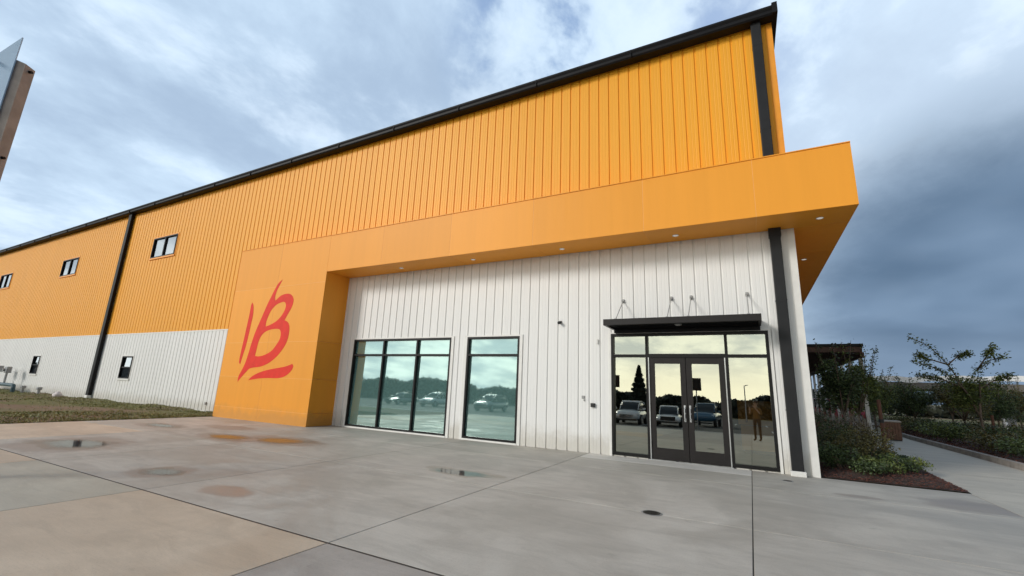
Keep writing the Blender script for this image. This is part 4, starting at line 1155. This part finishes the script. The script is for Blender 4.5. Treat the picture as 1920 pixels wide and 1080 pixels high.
def loft(mb, stations, mi=0, n=16, pw_=3.2):
    """stations: (x, half width, z low, z high) -> rounded box-like tube along x"""
    rings = []
    for (x, hw, zl, zh) in stations:
        ring = []
        for j in range(n):
            a = 2 * math.pi * (j + .5) / n; c, s = math.cos(a), math.sin(a)
            yy = hw * math.copysign(abs(c) ** (2 / pw_), c); zz = (zl + zh) / 2 + (zh - zl) / 2 * math.copysign(abs(s) ** (2 / pw_), s)
            ring.append((x, yy, zz))
        rings.append(ring)
    vs = [p for r_ in rings for p in r_]; fs = []
    for i in range(len(rings) - 1):
        for j in range(n): fs.append((i * n + j, (i + 1) * n + j, (i + 1) * n + (j + 1) % n, i * n + (j + 1) % n))
    fs += [tuple(range(n)), tuple((len(rings) - 1) * n + j for j in range(n - 1, -1, -1))]
    mb.add(vs, fs, mi)
def car(label, loc, rz, paint, kind='suv', group='cars in the car park mirrored in the glass'):
    root = thing('parked_car', label, 'car', loc, rz, group)
    H = {'suv': 1.70, 'sedan': 1.46, 'pickup': 1.85}[kind]; belt = H * .60; hood = H * .61
    hw = .94
    if kind == 'suv': body = [(-2.32, .70, .42, .95), (-2.25, .86, .34, belt), (-1.6, hw, .26, belt + .02), (0, hw, .24, belt), (.9, hw, .24, belt), (1.2, .93, .24, hood), (1.9, .90, .26, hood - .10), (2.22, .84, .30, hood - .20), (2.34, .68, .38, .74)]; gh = [(-2.2, .70, belt - .06, belt + .05), (-1.85, .76, belt - .06, H - .06), (-1.0, .76, belt - .06, H), (-.1, .76, belt - .06, H - .01), (.35, .74, belt - .06, H - .10), (1.15, .72, belt - .06, belt + .02)]
    elif kind == 'sedan': body = [(-2.36, .70, .42, .88), (-2.25, .85, .32, belt + .02), (-1.5, .91, .24, belt + .03), (0, .91, .22, belt), (1.0, .91, .22, belt - .02), (1.9, .88, .25, belt - .14), (2.25, .82, .30, belt - .26), (2.36, .66, .38, .62)]; gh = [(-1.8, .66, belt - .06, belt + .04), (-1.0, .70, belt - .06, H - .05), (-.3, .70, belt - .06, H), (.2, .69, belt - .06, H - .06), (1.05, .70, belt - .06, belt)]
    else: body = [(-2.7, .9, .5, 1.10), (-2.65, .95, .45, 1.14), (-.6, .97, .38, 1.14), (.4, .97, .38, 1.16), (1.3, .97, .38, 1.16), (2.2, .95, .40, 1.10), (2.55, .90, .42, 1.02), (2.68, .78, .46, .9)]; gh = [(-.95, .74, 1.08, 1.2), (-.8, .80, 1.08, H - .04), (.1, .80, 1.08, H), (.5, .78, 1.08, H - .06), (1.25, .78, 1.08, 1.16)]
    b = MB(); loft(b, body); b.build('body', paint, root, smooth=True)
    g = MB(); loft(g, gh, pw_=3.6); gobj = g.build('cabin_glass', CARGLASS, root, smooth=True)
    r_ = MB(); top = [(x, w_ * .93, z1 - .05, z1 + .018) for (x, w_, z0, z1) in gh if z1 > H - .12]
    loft(r_, top, pw_=4)
    for s in (-1, 1):
        r_.tube([(gh[-1][0], s * gh[-1][1] * .95, gh[-1][3]), (gh[-2][0], s * gh[-2][1] * .90, gh[-2][3] - .03)], .035, 6)
        r_.tube([(gh[0][0], s * gh[0][1] * .95, gh[0][3]), (gh[1][0], s * gh[1][1] * .92, gh[1][3] - .03)], .05, 6)
        r_.tube([(-.35, s * (gh[2][1] + .005), belt), (-.35, s * gh[2][1] * .90, H - .06)], .035, 6)
    r_.build('roof', paint, root, smooth=True)
    fx = body[-2][0] + .02
    k_ = MB(); k_.box(fx - .02, fx + .10, -.52, .52, .42, .44 + .26, bev=.02); k_.box(fx - .12, fx + .11, -.70, .70, .26, .36, bev=.02); k_.build('grille', RUBBER, root)
    for s in (-1, 1):
        h = MB(); h.box(fx - .20, fx + .035, s * .70 - .16, s * .70 + .16, body[-2][3] - .22, body[-2][3] - .07, bev=.03); h.build('headlight', LAMPM, root)
        mi = MB(); mi.box(.75, .92, s * (hw + .13) - .09, s * (hw + .13) + .09, belt + .02, belt + .17, bev=.03); mi.build('wing_mirror', paint, root)
    wx = (1.42, -1.38) if kind != 'pickup' else (1.72, -1.68)
    for x in wx:
        for s in (-1, 1):
            t_ = MB(); t_.tube([(x, s * .72, .35), (x, s * .95, .35)], .35, 22); to = t_.build('wheel', TYRE, root)
            q_ = MB(); q_.tube([(x, s * .951, .35), (x, s * .965, .35)], .235, 18)
            for a in range(5):
                c, s2 = math.cos(a * 1.2566), math.sin(a * 1.2566); q_.tube([(x, s * .972, .35), (x + .2 * c, s * .972, .35 + .2 * s2)], .03, 5)
            q_.build('rim', RIM, to)
    return root
car('white off-road vehicle with a dark grille mirrored in the left sidelight', (-9.45, -24.2, -.03), R(86), CARWHITE, 'suv')
car('white saloon car mirrored in the left door leaf', (-6.75, -25.0, -.03), R(84), CARWHITE, 'sedan')
car('blue pickup truck mirrored in the right door leaf', (-4.55, -30.2, -.03), R(92), CARBLUE, 'pickup')
car('silver saloon car mirrored in the middle bay of the wide window', (-40.5, -33.0, -.03), R(95), CARGREY, 'sedan')
car('white estate car mirrored in the right bay of the wide window', (-35.5, -33.5, -.03), R(88), CARWHITE, 'suv')
car('silver off-road vehicle mirrored in the single bay window', (-25.5, -30.0, -.03), R(90), CARGREY, 'suv')
car('red car parked beyond the covered walkway posts', (4.6, 33.5, -.02), R(15), CARRED, 'suv', 'cars seen through the covered walkway')
def lot_sign(x, y, lab):
    root = thing('parking_sign', lab, 'sign', (x, y, -.03), 0, 'parking signs mirrored in the glass')
    MB().tube([(0, 0, 0), (0, 0, 3.3)], .035, 10).build('post', POSTSTEEL, root)
    MB().box(-.33, .33, .04, .06, 2.55, 3.4, bev=.004).build('plate', DKBRONZE, root)
lot_sign(-9.75, -20.6, 'dark sign on a thin post mirrored in the left sidelight')
lot_sign(-4.45, -22.0, 'dark sign on a thin post mirrored in the right door leaf')
def lamp_post(x, y, h, lab):
    root = thing('street_lamp', lab, 'street lamp', (x, y, -.03), 0, 'lamp posts of the car park')
    MB().tube([(0, 0, 0), (0, 0, h)], [.1, .06], 10).build('post', POSTSTEEL, root)
    MB().tube([(0, 0, h - .1), (.25, 0, h + .02)], .035, 8).box(.1, .5, -.13, .13, h, h + .08, bev=.02).build('lamp_head', POSTSTEEL, root)
lamp_post(-1.9, -62, 5.1, 'thin lamp post mirrored in the right sidelight')
lamp_post(-46, -52, 7.5, 'lamp post mirrored in the single bay window')

# the photographer, mirrored in the right sidelight
def skin_mesh(name, verts, edges, radii, root_i, m, parent, sub=1):
    me = bpy.data.meshes.new(name); me.from_pydata(verts, edges, []); o = bpy.data.objects.new(name, me); COL.objects.link(o)
    md = o.modifiers.new('skin', 'SKIN'); md.use_smooth_shade = True
    for i, r_ in enumerate(radii):
        sv_ = me.skin_vertices[0].data[i]; sv_.radius = (r_, r_) if not isinstance(r_, tuple) else r_; sv_.use_root = (i == root_i)
    s = o.modifiers.new('sub', 'SUBSURF'); s.levels = sub; s.render_levels = sub
    dg = bpy.context.evaluated_depsgraph_get(); me2 = bpy.data.meshes.new_from_object(o.evaluated_get(dg))
    bpy.data.objects.remove(o)
    o = bpy.data.objects.new(name, me2); COL.objects.link(o); o.parent = parent
    me2.materials.clear()
    for q_ in (m if isinstance(m, (list, tuple)) else [m]): me2.materials.append(q_)
    me2.polygons.foreach_set('use_smooth', [True] * len(me2.polygons))
    return o
SKINM = mat('skin', (.45, .27, .19), .55, var=.05); SHIRT = mat('ochre shirt', (.17, .085, .02), .8, var=.1); TROUS = mat('black trousers', (.015, .015, .018), .8); SHOE = mat('dark shoes', (.02, .018, .016), .6); HAIRM = mat('dark hair', (.02, .013, .01), .6)
ph = thing('person', 'person in ochre shirt and dark trousers holding up a phone, mirrored in the right sidelight', 'person', (CAM.x + .17, CAM.y - .40, 0), math.atan2(-FWD.x, FWD.y))
hd = 1.62
V_ = [(0, 0, .98), (0, .01, 1.18), (0, .0, 1.38), (0, .02, 1.47), (0, .035, 1.55), (0, .04, 1.66), (0, .035, 1.75),
      (-.19, .0, 1.40), (-.25, .08, 1.14), (-.13, .30, 1.43), (-.095, .345, 1.50),
      (.19, .0, 1.40), (.25, .08, 1.14), (.13, .30, 1.43), (.095, .345, 1.50),
      (-.10, 0, .92), (-.115, .02, .50), (-.12, -.01, .09), (-.125, .15, .045),
      (.10, 0, .92), (.115, .02, .50), (.12, -.01, .09), (.125, .15, .045)]
E_ = [(0, 1), (1, 2), (2, 3), (3, 4), (4, 5), (5, 6), (2, 7), (7, 8), (8, 9), (9, 10), (2, 11), (11, 12), (12, 13), (13, 14), (0, 15), (15, 16), (16, 17), (17, 18), (0, 19), (19, 20), (20, 21), (21, 22)]
R_ = [(.15, .11), (.145, .10), (.15, .10), .06, .062, (.083, .10), .06, .062, .045, .034, .028, .062, .045, .034, .028, .09, .062, .046, .04, .09, .062, .046, .04]
bd = skin_mesh('body', V_, E_, R_, 0, [SKINM, SHIRT, TROUS, SHOE], ph, 2)
for p_ in bd.data.polygons:
    c = p_.center
    p_.material_index = 3 if c.z < .10 else 2 if c.z < .98 else 1 if (c.z < 1.47 and not (c.y > .16 and abs(c.x) < .26)) else 0
hm = MB()
for s in (-1, 1): hm.lathe(s * .032, .128, [(.012, 1.652), (.015, 1.66), (.012, 1.668)], 10)
hm.build('eyes', RUBBER, ph)
nm = MB(); nm.tube([(0, .125, 1.66), (0, .152, 1.622), (0, .13, 1.612)], [.010, .017, .012], 8); nm.tube([(-.025, .122, 1.578), (0, .13, 1.576), (.025, .122, 1.578)], .008, 6)
for s in (-1, 1): nm.tube([(s * .086, .03, 1.67), (s * .095, .02, 1.64), (s * .086, .03, 1.61)], [.012, .02, .01], 8)
nm.build('face', SKINM, ph, smooth=True)
hb = MB(); hb.lathe(0, .02, [(.09, 1.66), (.102, 1.70), (.095, 1.745), (.065, 1.785), (.02, 1.80)], 18); hb.build('hair', HAIRM, ph, smooth=True)
# phone, just behind the lens position, and hands closed on its two ends
def at_cam(u, v, back): return CAM + RGT * u + UPV * v - FWD * back
phn = thing('phone', 'black phone held up by the person mirrored in the right sidelight', 'phone', at_cam(-.055, -.02, .030))
phn.rotation_euler = cam.matrix_world.to_euler()
MB().box(-.08, .08, -.039, .039, -.004, .004, bev=.003).build('case', RUBBER, phn)
MB().box(-.076, .076, -.035, .035, .0042, .005).build('screen', CARGLASS, phn)
for s, nm_ in ((-1, 'hand'), (1, 'hand')):
    pc = [at_cam(-.055 + s * .085, -.028, .085), at_cam(-.055 + s * .092, -.024, .055)]
    pm_ = ph.matrix_world
    loc = Matrix.Translation(ph.location) @ ph.rotation_euler.to_matrix().to_4x4(); inv = loc.inverted()
    vv = [inv @ at_cam(-.055 + s * .105, -.075, .13), inv @ pc[0], inv @ pc[1]]; ee = [(0, 1), (1, 2)]; rr_ = [.027, (.036, .02), (.03, .016)]
    for f_ in range(4):
        k0 = len(vv); u_ = -.055 + s * .098; vo = .012 - f_ * .019
        vv += [inv @ at_cam(u_, vo, .045), inv @ at_cam(u_ - s * .004, vo, .026), inv @ at_cam(u_ - s * (.024 + .004 * (f_ == 1)), vo, .0215)]
        ee += [(2, k0), (k0, k0 + 1), (k0 + 1, k0 + 2)]; rr_ += [.009, .0085, .007]
    k0 = len(vv); vv += [inv @ at_cam(-.055 + s * .072, -.036, .062), inv @ at_cam(-.055 + s * .055, -.022, .046)]; ee += [(1, k0), (k0, k0 + 1)]; rr_ += [.011, .009]
    skin_mesh(nm_, [tuple(q_) for q_ in vv], ee, rr_, 0, SKINM, ph, 1)
